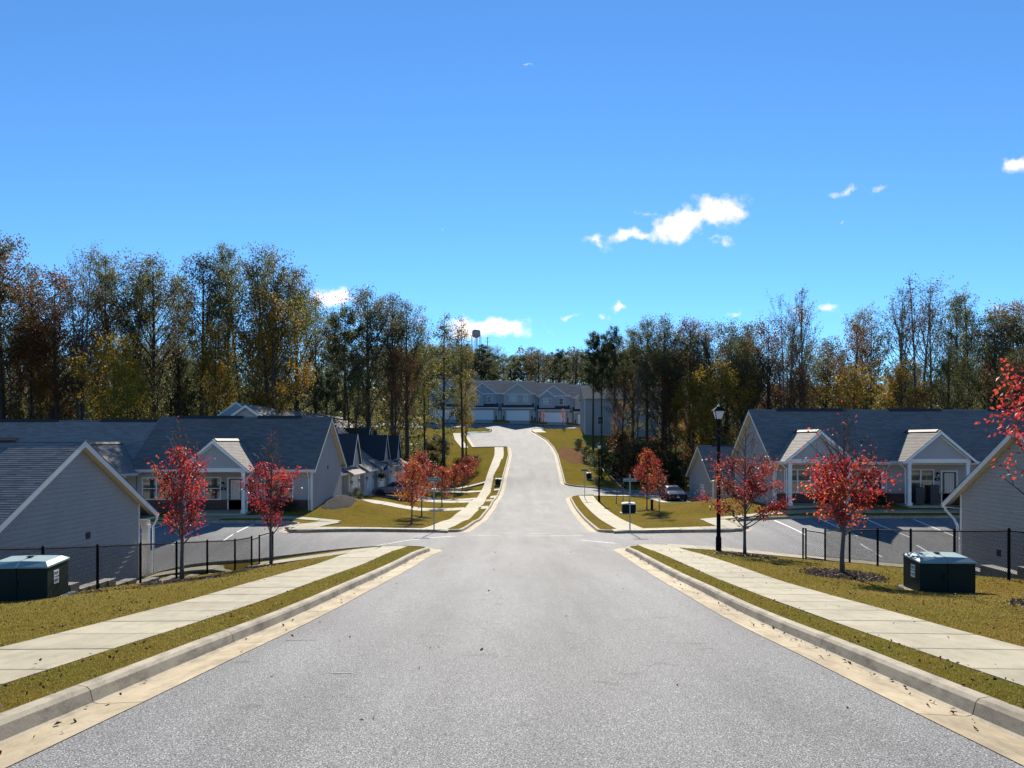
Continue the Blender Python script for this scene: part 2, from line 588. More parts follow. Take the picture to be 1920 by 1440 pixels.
    M['flag_white'] = simple('flag_white', (.7, .7, .7), .8, .1, 5)
    M['flag_blue'] = simple('flag_blue', (.02, .03, .14), .8, .1, 5)
    M['bin'] = simple('bin_plastic', (.012, .022, .04), .45, .2, 5)
    M['tank'] = simple('pale_tank_paint', (.24, .28, .32), .5, .08, .3)
    # faded paint on the road
    m, nt, b = newmat('worn_paint')
    b.inputs['Base Color'].default_value = (.55, .55, .53, 1); b.inputs['Roughness'].default_value = .7
    t = N(nt, 'ShaderNodeBsdfTransparent'); mx = N(nt, 'ShaderNodeMixShader')
    nt.links.new(ramp(nt, noise(nt, 9, 6, .8), [(.42, 0.0), (.6, .85)]), mx.inputs[0])
    nt.links.new(t.outputs[0], mx.inputs[1]); nt.links.new(b.outputs[0], mx.inputs[2]); nt.links.new(mx.outputs[0], nt.nodes['Material Output'].inputs['Surface'])
    M['worn_paint'] = m


make_materials()
# ------------------------------------------------------------------ terrain : one smooth surface through surveyed heights
RY = [-12, 0, 5, 12.66, 20, 27.2, 33, 39, 43.8, 52, 60, 66, 74, 82, 91, 105, 120, 135, 150, 160, 172]
RZ = [1.1, 0, -.5, -1.27, -1.88, -2.41, -2.85, -3.22, -3.5, -3.93, -4.24, -4.36, -4.32, -4.12, -3.72, -2.3, -.7, 1.2, 3.1, 4.5, 6.0]
CXY = [-12, 0, 5, 12.66, 27, 44, 60, 75, 91, 120, 130, 138, 145, 152, 160]
CXX = [-.25, -.05, .03, .16, .52, 1.03, 1.6, 2.0, 2.5, 3.3, 3.1, 2.5, 1.5, .4, -.6]


def cx(y):
    return np.interp(y, CXY, CXX)


ctrl = []
for y in [-12, 0, 5, 9, 12.66, 16, 20, 24, 27.2, 33, 39, 43.8, 52, 60, 66, 74, 82, 91, 98, 105, 112, 120, 127, 135, 142, 150, 160, 172]:
    z = float(np.interp(y, RY, RZ)); x = float(cx(y))
    ctrl.append((x, y, z))
    if y < 30 or 43 < y < 78 or 95 < y < 150:
        ctrl += [(x - 3.9, y, z), (x + 3.9, y, z)]
d = .13
lawn_pts = [  # heights of the lawn surface
    (-12.2, 20, -2.45), (-11.8, 23, -2.75), (-11.5, 26, -3.1), (-11.2, 29, -3.4), (-10.9, 32, -3.68),
    (-6.2, 6, -.55), (-6.2, 10, -.95), (-6.2, 15, -1.42), (-6.2, 20, -1.84), (-6.2, 26, -2.3), (-10.6, 17, -1.86), (-12, 12, -1.4), (-12, 6, -.8), (-18, 10, -1.6),
    (-9.8, 22.8, -2.58), (-9.1, 28.9, -3.15),
    (12.6, 19.5, -1.93), (12.6, 22, -2.22), (12.6, 24.5, -2.5), (12.6, 28.7, -2.95), (12.2, 31, -3.22),
    (6.3, 6, -.55), (6.3, 10, -.95), (6.3, 15, -1.42), (6.3, 20, -1.82), (6.4, 27, -2.35), (10.2, 18.5, -1.97), (9.5, 14, -1.33), (12, 10, -1.1), (12, 5, -.6), (18, 10, -1.4),
    (8.3, 30.9, -2.8), (8.7, 28.8, -2.72), (8.8, 20.6, -1.97),
    (-20, 48.6, -3.05), (-30, 48.6, -3.2), (-13.5, 49.5, -2.9), (-13, 58.4, -2.5), (-12.2, 54, -2.65), (-8.5, 46, -3.45), (-9, 52, -3.55), (-12, 61, -3.3), (-6.3, 48, -3.62), (-6.7, 57, -4.1),
    (-14.7, 64, -3.6), (-11.8, 68, -3.8), (-11.8, 75, -3.8), (-11.8, 82, -3.85), (-11.8, 90, -3.9), (-14.7, 80, -3.7), (-14.7, 101, -3.75), (-8.5, 68, -4.5), (-8.5, 82, -4.7), (-8, 97, -4.55), (-6.4, 71, -4.45), (-6.3, 86, -4.55), (-5.6, 96, -4.3),
    (-28, 82, -3.5), (-36, 100, -3), (-40, 90, -3), (-45, 62, -3.2), (-70, 90, -2), (-10, 112, -2.4), (-16, 125, -1), (-25, 140, 1.2), (-13, 145, 2.0), (-30, 165, 5.6), (-9, 130, .3),
    (-60, 40, -4.2), (-60, 70, -3), (-60, 15, -2.5), (-30, 10, -2.5),
    (17.5, 48.8, -2.55), (26, 48.8, -2.5), (36, 48.8, -2.5), (13.5, 50, -3.15), (12, 53, -3.55), (14.5, 56, -2.95), (16.5, 62, -3.1), (10.1, 52.6, -3.7), (10.7, 61, -3.95), (9.0, 63, -4.1),
    (8.4, 74.5, -4.25), (15.5, 75, -4.2), (18, 71.8, -4.1), (30, 72, -4.2), (13.3, 93, -4.15), (13.4, 110, -2.75), (8, 105, -2.25), (7.6, 98, -3.0), (8.5, 118, -.9), (9, 126, .15), (9.5, 140, 2.1), (7.5, 149, 3.0), (14, 158, 4.2),
    (40, 158, 4.3), (25, 112, -3.6), (26, 135, -.5), (42, 112, -4), (60, 60, -3.2), (60, 105, -3.4), (46, 56, -3), (25, 60, -2.8), (35, 61, -2.8), (60, 20, -2.5), (30, 10, -2.0)]
ctrl += [(x, y, z - d) for x, y, z in lawn_pts]
ctrl += [  # paved surfaces away from the main street
    (-8, 36.4, -3.08), (-12.4, 36.5, -3.55), (-12.5, 40, -3.28), (-15, 34.8, -4.25), (-16.5, 35.6, -4.5), (-20, 39.5, -3.75), (-20, 43.5, -3.3), (-30, 43.5, -3.4), (-30, 38, -4.1), (-24, 35, -4.6),
    (9, 36.4, -3.1), (12.5, 36.4, -3.3), (20, 43.5, -3.1), (15, 34, -3.7), (18.5, 34.8, -4.0), (20, 39, -3.45), (30, 43.5, -3.05), (30, 38, -3.7), (26, 35, -4.1), (13, 41, -3.15),
    (9, 85.5, -4.1), (15, 85.5, -4.3), (30, 86, -4.7), (60, 87, -5.0),
    (-15, 172, 6.2), (8, 172, 5.65), (18, 172, 5.15), (-7, 161, 4.8), (8, 161, 4.4), (-30, 161, 4.9), (-8, 150.6, 3.05), (-6, 130, .5),
    (0, 195, 7.5), (-50, 230, 10), (50, 230, 9), (0, 260, 12), (0, 400, 28), (-150, 300, 16), (150, 300, 14), (-150, 150, 3), (150, 150, 2), (0, 620, 46), (-320, 620, 44), (320, 620, 44),
    (-320, 100, 5), (320, 100, 4), (-200, -10, -2), (200, -10, -2), (0, -60, 6), (-60, -40, 3), (60, -40, 3), (320, 320, 16), (-320, 320, 18)]
P0 = np.array(ctrl, float)
_s = 60.0


def _tps_solve():
    n = len(P0)
    X = P0[:, :2] / _s
    r2 = ((X[:, None] - X[None]) ** 2).sum(-1)
    K = np.where(r2 > 0, .5 * r2 * np.log(r2 + 1e-12), 0) + np.eye(n) * 2e-5
    A = np.zeros((n + 3, n + 3))
    A[:n, :n] = K; A[:n, n] = 1; A[:n, n + 1:] = X
    A[n, :n] = 1; A[n + 1:, :n] = X.T
    bvec = np.zeros(n + 3); bvec[:n] = P0[:, 2]
    return X, np.linalg.solve(A, bvec)


_X, _w = _tps_solve()


def Tn(x, y):
    x = np.clip(np.atleast_1d(np.asarray(x, float)), -330, 330); y = np.clip(np.atleast_1d(np.asarray(y, float)), -60, 640)
    out = np.empty(x.shape)
    for i in range(0, len(x), 20000):
        q = np.stack([x[i:i + 20000], y[i:i + 20000]], 1) / _s
        r2 = ((q[:, None] - _X[None]) ** 2).sum(-1)
        out[i:i + 20000] = (.5 * r2 * np.log(r2 + 1e-12)) @ _w[:-3] + _w[-3] + q @ _w[-2:]
    return out


def T(x, y):
    return float(Tn([x], [y])[0])


def sstep(t):
    t = np.clip(t, 0, 1)
    return t * t * (3 - 2 * t)


def fence_x(y):                       # the left chain-link line
    return -12.25 + (np.asarray(y) - 19.5) * (1.35 / 12.7)


def Ln(x, y):
    """lawn surface; drops to the house yards below the two little retaining walls"""
    x = np.atleast_1d(np.asarray(x, float)); y = np.atleast_1d(np.asarray(y, float))
    z = Tn(x, y) + d
    z = z + .025 * np.sin(x * 1.3 + .7 * y) * np.sin(y * .9) * sstep((np.abs(x - cx(y)) - 6.8) / 1.5) * sstep((31 - y) / 2)
    w = sstep((fence_x(y) - .62 - x) / .2) * (1 - sstep((y - 31.5) / 1.5)) * sstep((y - 6) / 6)
    z = z + w * (np.minimum(z, -4.62) - z)
    w = sstep((x - 13.35) / .2) * (1 - sstep((y - 30.0) / 2.2)) * sstep((y - 6) / 6)
    return z + w * (np.minimum(z, -4.4) - z)


def L(x, y):
    return float(Ln([x], [y])[0])


# ------------------------------------------------------------------ plan of the paved area (asphalt edge), counter-clockwise
HW = 3.3
def rr(a, b, s, step=.8):
    n = max(2, int(abs(b - a) / step))
    return [(float(cx(y)) + s * HW, float(y), 0) for y in np.linspace(a, b, n)]

def ex(y, s):
    return float(cx(y)) + s * HW

outline = (rr(-10, 27.6, 1) + [(ex(33.2, 1), 33.2, 4.2), (11.5, 33.5, 8), (15.2, 34.2, 5), (46, 35.6, 0), (46, 44.9, 0), (13.2, 44.9, .8), (12.9, 39.7, 2.3), (ex(39.7, 1), 39.7, 3.2)]
           + rr(43.6, 76.6, 1) + [(ex(81, 1), 81, 4), (60, 82.5, 0), (60, 91.5, 0), (ex(90.5, 1), 90.6, 2.2)] + rr(93.5, 151.5, 1)
           + [(3.0, 157.3, 2.5), (16, 157.3, 0), (16, 164, 0), (-40, 164, 0), (-40, 157.3, 0), (-6.2, 157.3, 1.6), (-3.7, 154.6, 1.2), (-3.9, 150.9, .7), (-8.8, 150.7, .5), (-6.1, 129.2, .5), (ex(129.2, -1), 129.2, .8)]
           + rr(127.6, 43.6, -1) + [(ex(39.7, -1), 39.7, 3.2), (-12.5, 39.8, 2.2), (-12.8, 44.7, .8), (-50, 44.7, 0), (-50, 36.0, 0), (-14.7, 35.3, 3), (-11.5, 34.2, 6), (ex(33.2, -1), 33.2, 4.2)] + rr(27.6, -10, -1))


def fillet(pts, step=.7):
    out = []
    n = len(pts)
    for i, (x, y, r) in enumerate(pts):
        p = Vector((x, y)); a = Vector(pts[i - 1][:2]); b = Vector(pts[(i + 1) % n][:2])
        if r <= 0:
            out.append(p); continue
        u = (a - p).normalized(); v = (b - p).normalized()
        ang = math.acos(max(-1, min(1, u.dot(v))))
        t = min(r / math.tan(ang / 2), (a - p).length * .9, (b - p).length * .9)
        rad = t * math.tan(ang / 2)
        c = p + (u + v).normalized() * (rad / math.sin(ang / 2))
        s0 = p + u * t - c; s1 = p + v * t - c
        tot = math.atan2(s0.x * s1.y - s0.y * s1.x, s0.dot(s1))
        k = max(3, int(abs(tot) * rad / .35))
        for j in range(k + 1):
            q = tot * j / k
            out.append(c + Vector((s0.x * math.cos(q) - s0.y * math.sin(q), s0.x * math.sin(q) + s0.y * math.cos(q))))
    dense = []
    for i, p in enumerate(out):
        q = out[(i + 1) % len(out)]
        k = max(1, int(math.ceil((q - p).length / step)))
        for j in range(k):
            w = p + (q - p) * (j / k)
            if not dense or (w - dense[-1]).length > .04:
                dense.append(w)
    return np.array([tuple(p) for p in dense])


EDGE = fillet(outline)


def offset_poly(P, o):
    a = np.roll(P, 1, 0); b = np.roll(P, -1, 0)
    n1 = P - a; n2 = b - P
    n1 = np.stack([n1[:, 1], -n1[:, 0]], 1); n2 = np.stack([n2[:, 1], -n2[:, 0]], 1)
    n1 /= np.linalg.norm(n1, axis=1)[:, None]; n2 /= np.linalg.norm(n2, axis=1)[:, None]
    n = n1 + n2
    n /= np.maximum(np.linalg.norm(n, axis=1), 1e-6)[:, None]
    c = np.clip((n * n1).sum(1), .6, 1)
    return P + n * (o / c)[:, None], n


def inside(poly, x, y):
    x = np.asarray(x); y = np.asarray(y)
    res = np.zeros(x.shape, bool)
    px, py = poly[:, 0], poly[:, 1]
    qx, qy = np.roll(px, -1), np.roll(py, -1)
    for i in range(len(px)):
        if py[i] == qy[i]:
            continue
        c = (py[i] > y) != (qy[i] > y)
        if c.any():
            xi = px[i] + (y - py[i]) / (qy[i] - py[i]) * (qx[i] - px[i])
            res ^= c & (x < xi)
    return res


BACK, NRM = offset_poly(EDGE, .60)
TUCK, _ = offset_poly(EDGE, .12)


def sheet(pts, loop, want_inside, zfun, name, mat):
    n0 = len(pts)
    vs = [Vector(p) for p in np.vstack([loop, pts])]
    m = len(loop)
    edges = [(i, (i + 1) % m) for i in range(m)]
    ov, _oe, of = delaunay_2d_cdt(vs, edges, [], 0, 1e-4)[:3]
    V = np.array([tuple(v) for v in ov])
    F = np.array([f for f in of if len(f) == 3], np.int32)
    c = V[F].mean(1)
    keep = inside(loop, c[:, 0], c[:, 1]) == want_inside
    F = F[keep]
    e1 = V[F[:, 1]] - V[F[:, 0]]; e2 = V[F[:, 2]] - V[F[:, 0]]
    flip = (e1[:, 0] * e2[:, 1] - e1[:, 1] * e2[:, 0]) < 0
    F[flip] = F[flip][:, ::-1]
    Z = zfun(V[:, 0], V[:, 1])
    o = link(name, np_mesh(name, np.column_stack([V, Z]), F, mat, smooth=True))
    return tag(o, kind='structure')


def jgrid(x0, x1, y0, y1, s):
    gx, gy = np.meshgrid(np.arange(x0, x1, s), np.arange(y0, y1, s))
    return np.column_stack([gx.ravel(), gy.ravel()])


g1 = jgrid(-16, 16, -10, 48, .62)
g2 = jgrid(-48, 46, -12, 132, 1.6)
g2 = g2[~((np.abs(g2[:, 0]) < 16.2) & (g2[:, 1] < 48.2))]
g3 = jgrid(-320, 320, -60, 640, 9)
g3 = g3[~((g3[:, 0] > -49) & (g3[:, 0] < 47) & (g3[:, 1] > -13) & (g3[:, 1] < 133))]
g4 = jgrid(-45, 40, 133, 185, 2.5)
g3 = g3[~((np.abs(g3[:, 0] + 2) < 43) & (g3[:, 1] > 132) & (g3[:, 1] < 186))]
far = []
for rad in (900, 1400, 2200, 3800):
    for k in range(28):
        a = 2 * math.pi * k / 28
        far.append((rad * math.cos(a), 200 + rad * math.sin(a)))
gp = np.vstack([g1, g2, g3, g4, np.array(far)])
gp = gp + np.random.default_rng(3).normal(0, .03, gp.shape)
ground = sheet(gp, BACK, False, lambda x, y: Ln(x, y), 'ground', M['lawn'])
ap = np.vstack([jgrid(-4, 5, -10, 45, .8), jgrid(-50, 46, 33, 46, 1.5)])
ap = np.vstack([ap, jgrid(-8, 60, 46, 165, 2.2)])
ap = ap + np.random.default_rng(4).normal(0, .03, ap.shape)
road = sheet(ap, TUCK, True, lambda x, y: Tn(x, y), 'road', M['asphalt'])

# ------------------------------------------------------------------ kerb and gutter, cast in sections
kerb = empty('kerb', (0, 0, 0)); tag(kerb, kind='structure')
KPROF = [(0.0, .007), (.40, -.012), (.445, .002), (.47, .105), (.50, .138), (.58, .15), (.612, .145), (.622, .02), (.622, -.2)]


def station(i, gap=0.0):
    p = EDGE[i % len(EDGE)]; n = NRM[i % len(EDGE)]
    return p, n


def kerb_section(i0, i1, cut):
    pr = KPROF
    rows = []
    idx = list(range(i0, i1 + 1))
    A = [EDGE[i % len(EDGE)] for i in idx]; B = [NRM[i % len(EDGE)] for i in idx]
    A = [np.array(a) for a in A]
    d0 = A[1] - A[0]; A[0] = A[0] + d0 / np.linalg.norm(d0) * cut
    d1 = A[-2] - A[-1]; A[-1] = A[-1] + d1 / np.linalg.norm(d1) * cut
    A = np.array(A); B = np.array(B)
    z = Tn(A[:, 0], A[:, 1])
    mb = MB()
    for a, n, zz in zip(A, B, z):
        for (o, h) in pr:
            mb.v.append((a[0] + n[0] * o, a[1] + n[1] * o, zz + h))
    k = len(pr)
    for r in range(len(A) - 1):
        for j in range(k - 1):
            mb.f.append((r * k + j, (r + 1) * k + j, (r + 1) * k + j + 1, r * k + j + 1))
            mb.m.append(1 if j < 1 else 0)
    mb.f.append(tuple(range(k))); mb.m.append(0)
    e = (len(A) - 1) * k
    mb.f.append(tuple(range(e + k - 1, e - 1, -1))); mb.m.append(0)
    return mb


far_kerb = MB()
i = 0
n = len(EDGE)
seg = np.linalg.norm(np.roll(EDGE, -1, 0) - EDGE, axis=1)
while i < n:
    j, acc_l = i, 0.0
    while acc_l < 2.95 and j < n:
        acc_l += seg[j % n]; j += 1
    x, y = EDGE[i]
    if not (y < -8 or abs(x) > 43 or (y > 156.5 and abs(x) < 60 and y < 165) and y > 163):
        if j > i:
            mb = kerb_section(i, j, .007)
            if y < 60 and x > -40:
                mb.build('kerb_section', [M['kerb_concrete'], M['gutter_concrete']], kerb)
            else:
                far_kerb.add(mb.v, mb.f); far_kerb.m[-len(mb.f):] = mb.m
    i = j
tag(far_kerb.build('kerb_run', [M['kerb_concrete'], M['gutter_concrete']], kerb), kind='stuff')


# ------------------------------------------------------------------ concrete walks, slab by slab
def walkway(name, path, width, mat, joint=1.2, lift=.026, far_from=62, thick=.12):
    """path: centre line points; returns the structure"""
    root = empty(name, (0, 0, 0)); tag(root, kind='structure')
    P = [np.array(p, float) for p in path]
    cum = [0]
    for a, b in zip(P[:-1], P[1:]):
        cum.append(cum[-1] + np.linalg.norm(b - a))
    ss = np.arange(0, cum[-1] + .01, joint)
    if cum[-1] - ss[-1] > .3:
        ss = np.append(ss, cum[-1])
    pts = np.column_stack([np.interp(ss, cum, [p[0] for p in P]), np.interp(ss, cum, [p[1] for p in P])])
    tng = np.gradient(pts, axis=0); tng /= np.linalg.norm(tng, axis=1)[:, None]
    nrm = np.column_stack([-tng[:, 1], tng[:, 0]])
    rest = MB()
    for k in range(len(pts) - 1):
        rows = []
        for t, dl in ((0, .008), (0, .032), (.5, 0), (1, -.032), (1, -.008)):
            q = pts[k] + (pts[k + 1] - pts[k]) * .5 if t == .5 else pts[k + t] + tng[k + t] * dl
            nn = nrm[k] * (1 - t) + nrm[k + 1] * t
            for sd_ in (-1, 1):
                rows.append(q + nn * sd_ * width / 2)
        rows = np.array(rows)
        z = Ln(rows[:, 0], rows[:, 1]) + lift + random.uniform(-.002, .002)
        z = (z + z.reshape(5, 2).mean(1).repeat(2) * 2) / 3
        z[[0, 1, 8, 9]] -= .003
        mb = MB()
        mb.v = [(rows[q][0], rows[q][1], z[q]) for q in range(10)] + [(rows[q][0], rows[q][1], z[q] - thick) for q in range(10)]
        mb.f = [(2 * r + 1, 2 * r + 3, 2 * r + 2, 2 * r) for r in range(4)] + [(0, 1, 11, 10), (8, 18, 19, 9)] + [(2 * r, 2 * r + 10, 2 * r + 12, 2 * r + 2) for r in range(4)] + [(2 * r + 1, 2 * r + 3, 2 * r + 13, 2 * r + 11) for r in range(4)]
        mb.m = [1, 0, 0, 1] + [0] * 10
        if pts[k][1] < far_from:
            mb.build('slab', [mat, M['walk_joint']], root)
        else:
            rest.add(mb.v, mb.f); rest.m[-len(mb.f):] = mb.m
    if rest.v:
        tag(rest.build('slab_run', [mat, M['walk_joint']], root), kind='stuff')
    return root


def along(a, b, off, step=2.0):
    return [(float(cx(y)) + off, y) for y in np.linspace(a, b, int((b - a) / step) + 2)]


walkway('sidewalk', along(.5, 32.3, -5.42), 1.42, M['walk'])
walkway('sidewalk', along(.5, 32.0, 5.25), 1.42, M['walk'])
walkway('sidewalk', along(41.0, 128.6, -5.3), 1.45, M['walk'], far_from=60)
walkway('sidewalk', along(41.0, 79.4, 5.5), 1.5, M['walk'], far_from=60)
walkway('footpath', [(-5.6, 31.7), (-8, 31.9), (-10.9, 32.7), (-13.2, 33.6), (-15.9, 33.9)], 1.3, M['walk'], lift=.026)
walkway('footpath', [(6.5, 31.6), (9, 31.8), (11.6, 32.2), (14, 32.7), (19, 33.0)], 1.3, M['walk'], lift=.026)
walkway('footpath', [(-3.4, 41.25), (-6, 41.2), (-12, 41.25)], 1.2, M['walk'], lift=.026)
walkway('footpath', [(5.4, 41.2), (8, 41.1), (12.2, 41.2)], 1.2, M['walk'], lift=.026)
walkway('footpath', [(-11.5, 41.9), (-11.4, 44), (-11.1, 46.0)], 1.8, M['walk'], lift=.022)
walkway('footpath', [(12.0, 41.9), (12.1, 44), (12.3, 46.0)], 1.8, M['walk'], lift=.022)
walkway('footpath', [(-10.5, 46.7), (-44, 46.7)], 1.15, M['walk'], lift=.03)
walkway('footpath', [(11.5, 46.7), (44, 46.7)], 1.15, M['walk'], lift=.03)
for x, y1 in ((-18.0, 49.6), (-26.5, 49.6), (20.1, 49.6), (28.4, 49.6)):
    walkway('footpath', [(x, 45.45), (x, 46.0)], 1.3, M['walk'], lift=.028)
    walkway('footpath', [(x, 47.35), (x, y1)], 1.3, M['walk'], joint=1.2, lift=.028)
walkway('footpath', [(-7.6, 129.7), (-9.6, 142), (-10.6, 150.5)], 1.9, M['walk'], lift=.02)
walkway('footpath', [(5.6, 150.5), (5.0, 153.5), (5.4, 156.5)], 2.4, M['walk'], lift=.02)
walkway('footpath', [(-40, 165.3), (20, 165.3)], 1.4, M['walk'], lift=.03)
UNIT_Y = (68, 75, 82, 89.6, 97)
for y in UNIT_Y:
    xw = float(cx(y)) - 6.05
    walkway('driveway', [(-14.35, y), (-11, y), (xw, y)], 2.7, M['drive'], joint=3, lift=.03)
    walkway('driveway', [(float(cx(y)) - 4.55, y), (float(cx(y)) - 3.93, y)], 3.0, M['drive'], joint=3, lift=.02)
walkway('driveway', [(15.4, 71), (15.4, 76), (15.2, 81)], 3.0, M['drive'], joint=3, lift=.03)
walkway('footpath', [(8.5, 80.0), (20, 80.6)], 1.2, M['walk'], lift=.045)
for ux in (-14.7, -6.7, 1.3, 9.3, 17.3):
    walkway('driveway', [(ux, 164.65), (ux, 168), (ux, 171.9)], 5.0, M['drive'], joint=3.6, lift=.045)

# tan warning pads where the walks meet the crossing street
for (x, y, w) in ((-6.3, 40.55, 1.9), (7.9, 40.5, 1.9)):
    mb = MB()
    g = [(x - w / 2, y - .28), (x + w / 2, y - .28), (x + w / 2, y + .28), (x - w / 2, y + .28)]
    vs = [(a, b, L(a, b) + .05) for a, b in g]
    mb.add(vs + [(a, b, c - .1) for a, b, c in vs], [(0, 1, 2, 3), (0, 4, 5, 1), (1, 5, 6, 2), (2, 6, 7, 3), (3, 7, 4, 0)])
    pad = mb.build('ramp_pad', M['tan_pad'])
    tag(pad, kind='structure')


def paint(name, a, b, w, mat=None, lift=.006):
    a, b = np.array(a, float), np.array(b, float)
    k = max(2, int(np.linalg.norm(b - a) / .8))
    t = (b - a) / np.linalg.norm(b - a); nn = np.array([-t[1], t[0]]) * w / 2
    mb = MB()
    for j in range(k + 1):
        q = a + (b - a) * j / k
        for s in (-1, 1):
            p = q + nn * s
            mb.v.append((p[0], p[1], T(p[0], p[1]) + lift))
    mb.f = [(2 * j, 2 * j + 2, 2 * j + 3, 2 * j + 1)[::-1] for j in range(k)]
    mb.m = [0] * k
    return tag(mb.build(name, mat or M['white_paint']), kind='structure')


for x in (-14.9, -17.5, -20.1, -22.7, -25.3, -27.9, -30.5):
    paint('parking_line', (x, 39.6), (x - .05, 44.6), .11)
for x in (15.2, 17.9, 20.6, 23.3, 26.0, 28.7, 31.4):
    paint('parking_line', (x, 39.8), (x + .1, 44.8), .11)
for x in (17.2, 20, 22.8):
    paint('parking_line', (x, 35.0), (x + .1, 38.2), .11)
for a, b in (((-.7, 41.4), (.2, 41.4)), ((.7, 41.0), (1.9, 41.0)), ((.4, 39.2), (3.6, 39.2)), ((-.6, 38.9), (-2.0, 38.9)), ((3.2, 36.0), (4.6, 33.9)), ((-6.5, 33.6), (-2.8, 38.0))):
    paint('worn_road_marking', a, b, .3, M['worn_paint'])
# ------------------------------------------------------------------ buildings
CAMV = Vector((0, 0, EYE))


def rz(a):
    return Matrix.Rotation(a, 4, 'Z')


def slope_frame(o, u, v):
    """matrix whose x runs along the eave (u), y up the slope (v), z out of the roof"""
    u = Vector(u).normalized(); v = Vector(v).normalized(); w = u.cross(v)
    m = Matrix((u, v, w)).transposed().to_4x4()
    m.translation = Vector(o)
    return m


def course_strips(W_, Ls, expo=.145, tab=.45, thick=(.012, .017), rng=None, cut=None):
    """overlapping courses of shingles on a W x Ls slope (local x along the eave, y up), as one MB; cut(y)->(x0,x1)"""
    rng = rng or random
    mb = MB()
    n = int(math.ceil(Ls / expo))
    for i in range(n):
        y0 = i * expo; y1 = min(y0 + expo * 1.35, Ls)
        x0, x1 = (0, W_) if cut is None else cut(y0)
        if x1 - x0 < .05:
            continue
        x = x0 - rng.uniform(0, tab)
        while x < x1:
            w = tab * rng.uniform(.6, 1.3)
            a, b = max(x, x0), min(x + w, x1)
            x += w
            if b - a < .01:
                continue
            t = rng.uniform(*thick)
            mb.add([(a, y0, 0), (b, y0, 0), (b, y0, t + .004), (a, y0, t + .004), (b, y1, .001), (a, y1, .001)],
                   [(0, 1, 2, 3), (3, 2, 4, 5), (0, 3, 5), (1, 4, 2)])
    return mb


def window(parent, x, z0, z1, w, y=0.0, M=None, mull=0, name='window', grid=None, deep=.05):
    """double-hung window on a wall that faces -y at y; w wide, centred on x; mull: number of sashes side by side"""
    k = max(1, mull)
    f = MB(); e = .075
    f.box(x - w / 2 - e, x + w / 2 + e, y - deep, y + .01, z1, z1 + e)
    f.box(x - w / 2 - e, x + w / 2 + e, y - deep - .02, y + .01, z0 - e, z0)
    f.box(x - w / 2 - e, x - w / 2, y - deep, y + .01, z0, z1)
    f.box(x + w / 2, x + w / 2 + e, y - deep, y + .01, z0, z1)
    for j in range(1, k):
        q = x - w / 2 + w * j / k
        f.box(q - .05, q + .05, y - deep, y + .01, z0, z1)
    zm = (z0 + z1) / 2
    f.box(x - w / 2, x + w / 2, y - deep + .015, y + .01, zm - .025, zm + .025)
    if grid:
        gx, gz = grid
        for j in range(1, gx * k):
            q = x - w / 2 + w * j / (gx * k)
            f.box(q - .012, q + .012, y - deep + .02, y + .01, z0, z1)
        for j in range(1, gz):
            q = z0 + (z1 - z0) * j / gz
            f.box(x - w / 2, x + w / 2, y - deep + .021, y + .01, q - .012, q + .012)
    o = f.build(name, M['trim'] if isinstance(M, dict) else MAT['trim'], parent, M if isinstance(M, Matrix) else None)
    for j in range(k):
        a = x - w / 2 + w * j / k; b = x - w / 2 + w * (j + 1) / k
        for (c0, c1) in ((z0, zm), (zm, z1)):
            pn = MB().box(a, b, y - .022, y, c0, c1)
            pn.build('pane', MAT['glass'], o, M if isinstance(M, Matrix) else None)
    return o


MAT = M


def entry_door(parent, x, z, y=0.0, glazed=True, mt='dark_door', w=.91, h=2.03, M=None):
    dr = MB().box(x - w / 2, x + w / 2, y - .035, y, z, z + h).build('door', MAT[mt], parent, M)
    tr = MB(); e = .09
    tr.box(x - w / 2 - e, x - w / 2, y - .06, y + .01, z, z + h + e)
    tr.box(x + w / 2, x + w / 2 + e, y - .06, y + .01, z, z + h + e)
    tr.box(x - w / 2, x + w / 2, y - .06, y + .01, z + h, z + h + e)
    tr.build('door_frame', MAT['trim'], dr, M)
    if glazed:
        g = MB().box(x - .27, x + .27, y - .05, y - .03, z + .72, z + h - .13).build('glass', MAT['blind'], dr, M)
        gf = MB()
        for (a, b, c0, c1) in ((-.3, -.27, .69, h - .10), (.27, .3, .69, h - .10), (-.27, .27, .69, .72), (-.27, .27, h - .13, h - .10)):
            gf.box(x + a, x + b, y - .056, y - .03, z + c0, z + c1)
        for q in (-.09, .09):
            gf.box(x + q - .006, x + q + .006, y - .054, y - .03, z + .72, z + h - .13)
        gf.build('glass_frame', MAT['white_door'], dr, M)
    MB().tube([(x - w / 2 + .08, y - .035, z + .98), (x - w / 2 + .08, y - .09, z + .98)], .025, 8).build('handle', MAT['steel'], dr, M)
    return dr


def wall_lamp(parent, x, y, z, M=None):
    mb = MB().box(x - .05, x + .05, y - .03, y, z - .12, z + .12)
    mb.tube([(x, y - .02, z + .08), (x, y - .14, z + .13), (x, y - .16, z + .08)], .014, 5)
    mb.lathe([(.03, .1), (.085, .06), (.07, 0)], 8, (x, y - .16, z))
    mb.lathe([(.055, -.17), (.03, -.2), (.01, -.22)], 8, (x, y - .16, z))
    for k in range(4):
        a = k * math.pi / 2 + .785
        mb.tube([(x + .068 * math.cos(a), y - .16 + .068 * math.sin(a), z), (x + .052 * math.cos(a), y - .16 + .052 * math.sin(a), z - .17)], .006, 4)
    o = mb.build('wall_lamp', MAT['black'], parent, M)
    MB().lathe([(.055, 0), (.045, -.17)], 8, (x, y - .16, z)).build('lamp_glass', MAT['frosted'], o, M)
    return o


def number_plate(parent, x, y, z, txt, M=None):
    o = MB().box(x - .17, x + .17, y - .02, y, z - .09, z + .09).build('house_number', MAT['black'], parent, M)
    text3d(o, txt, (x, y - .024, z), .11, MAT['trim'], M=M)
    return o


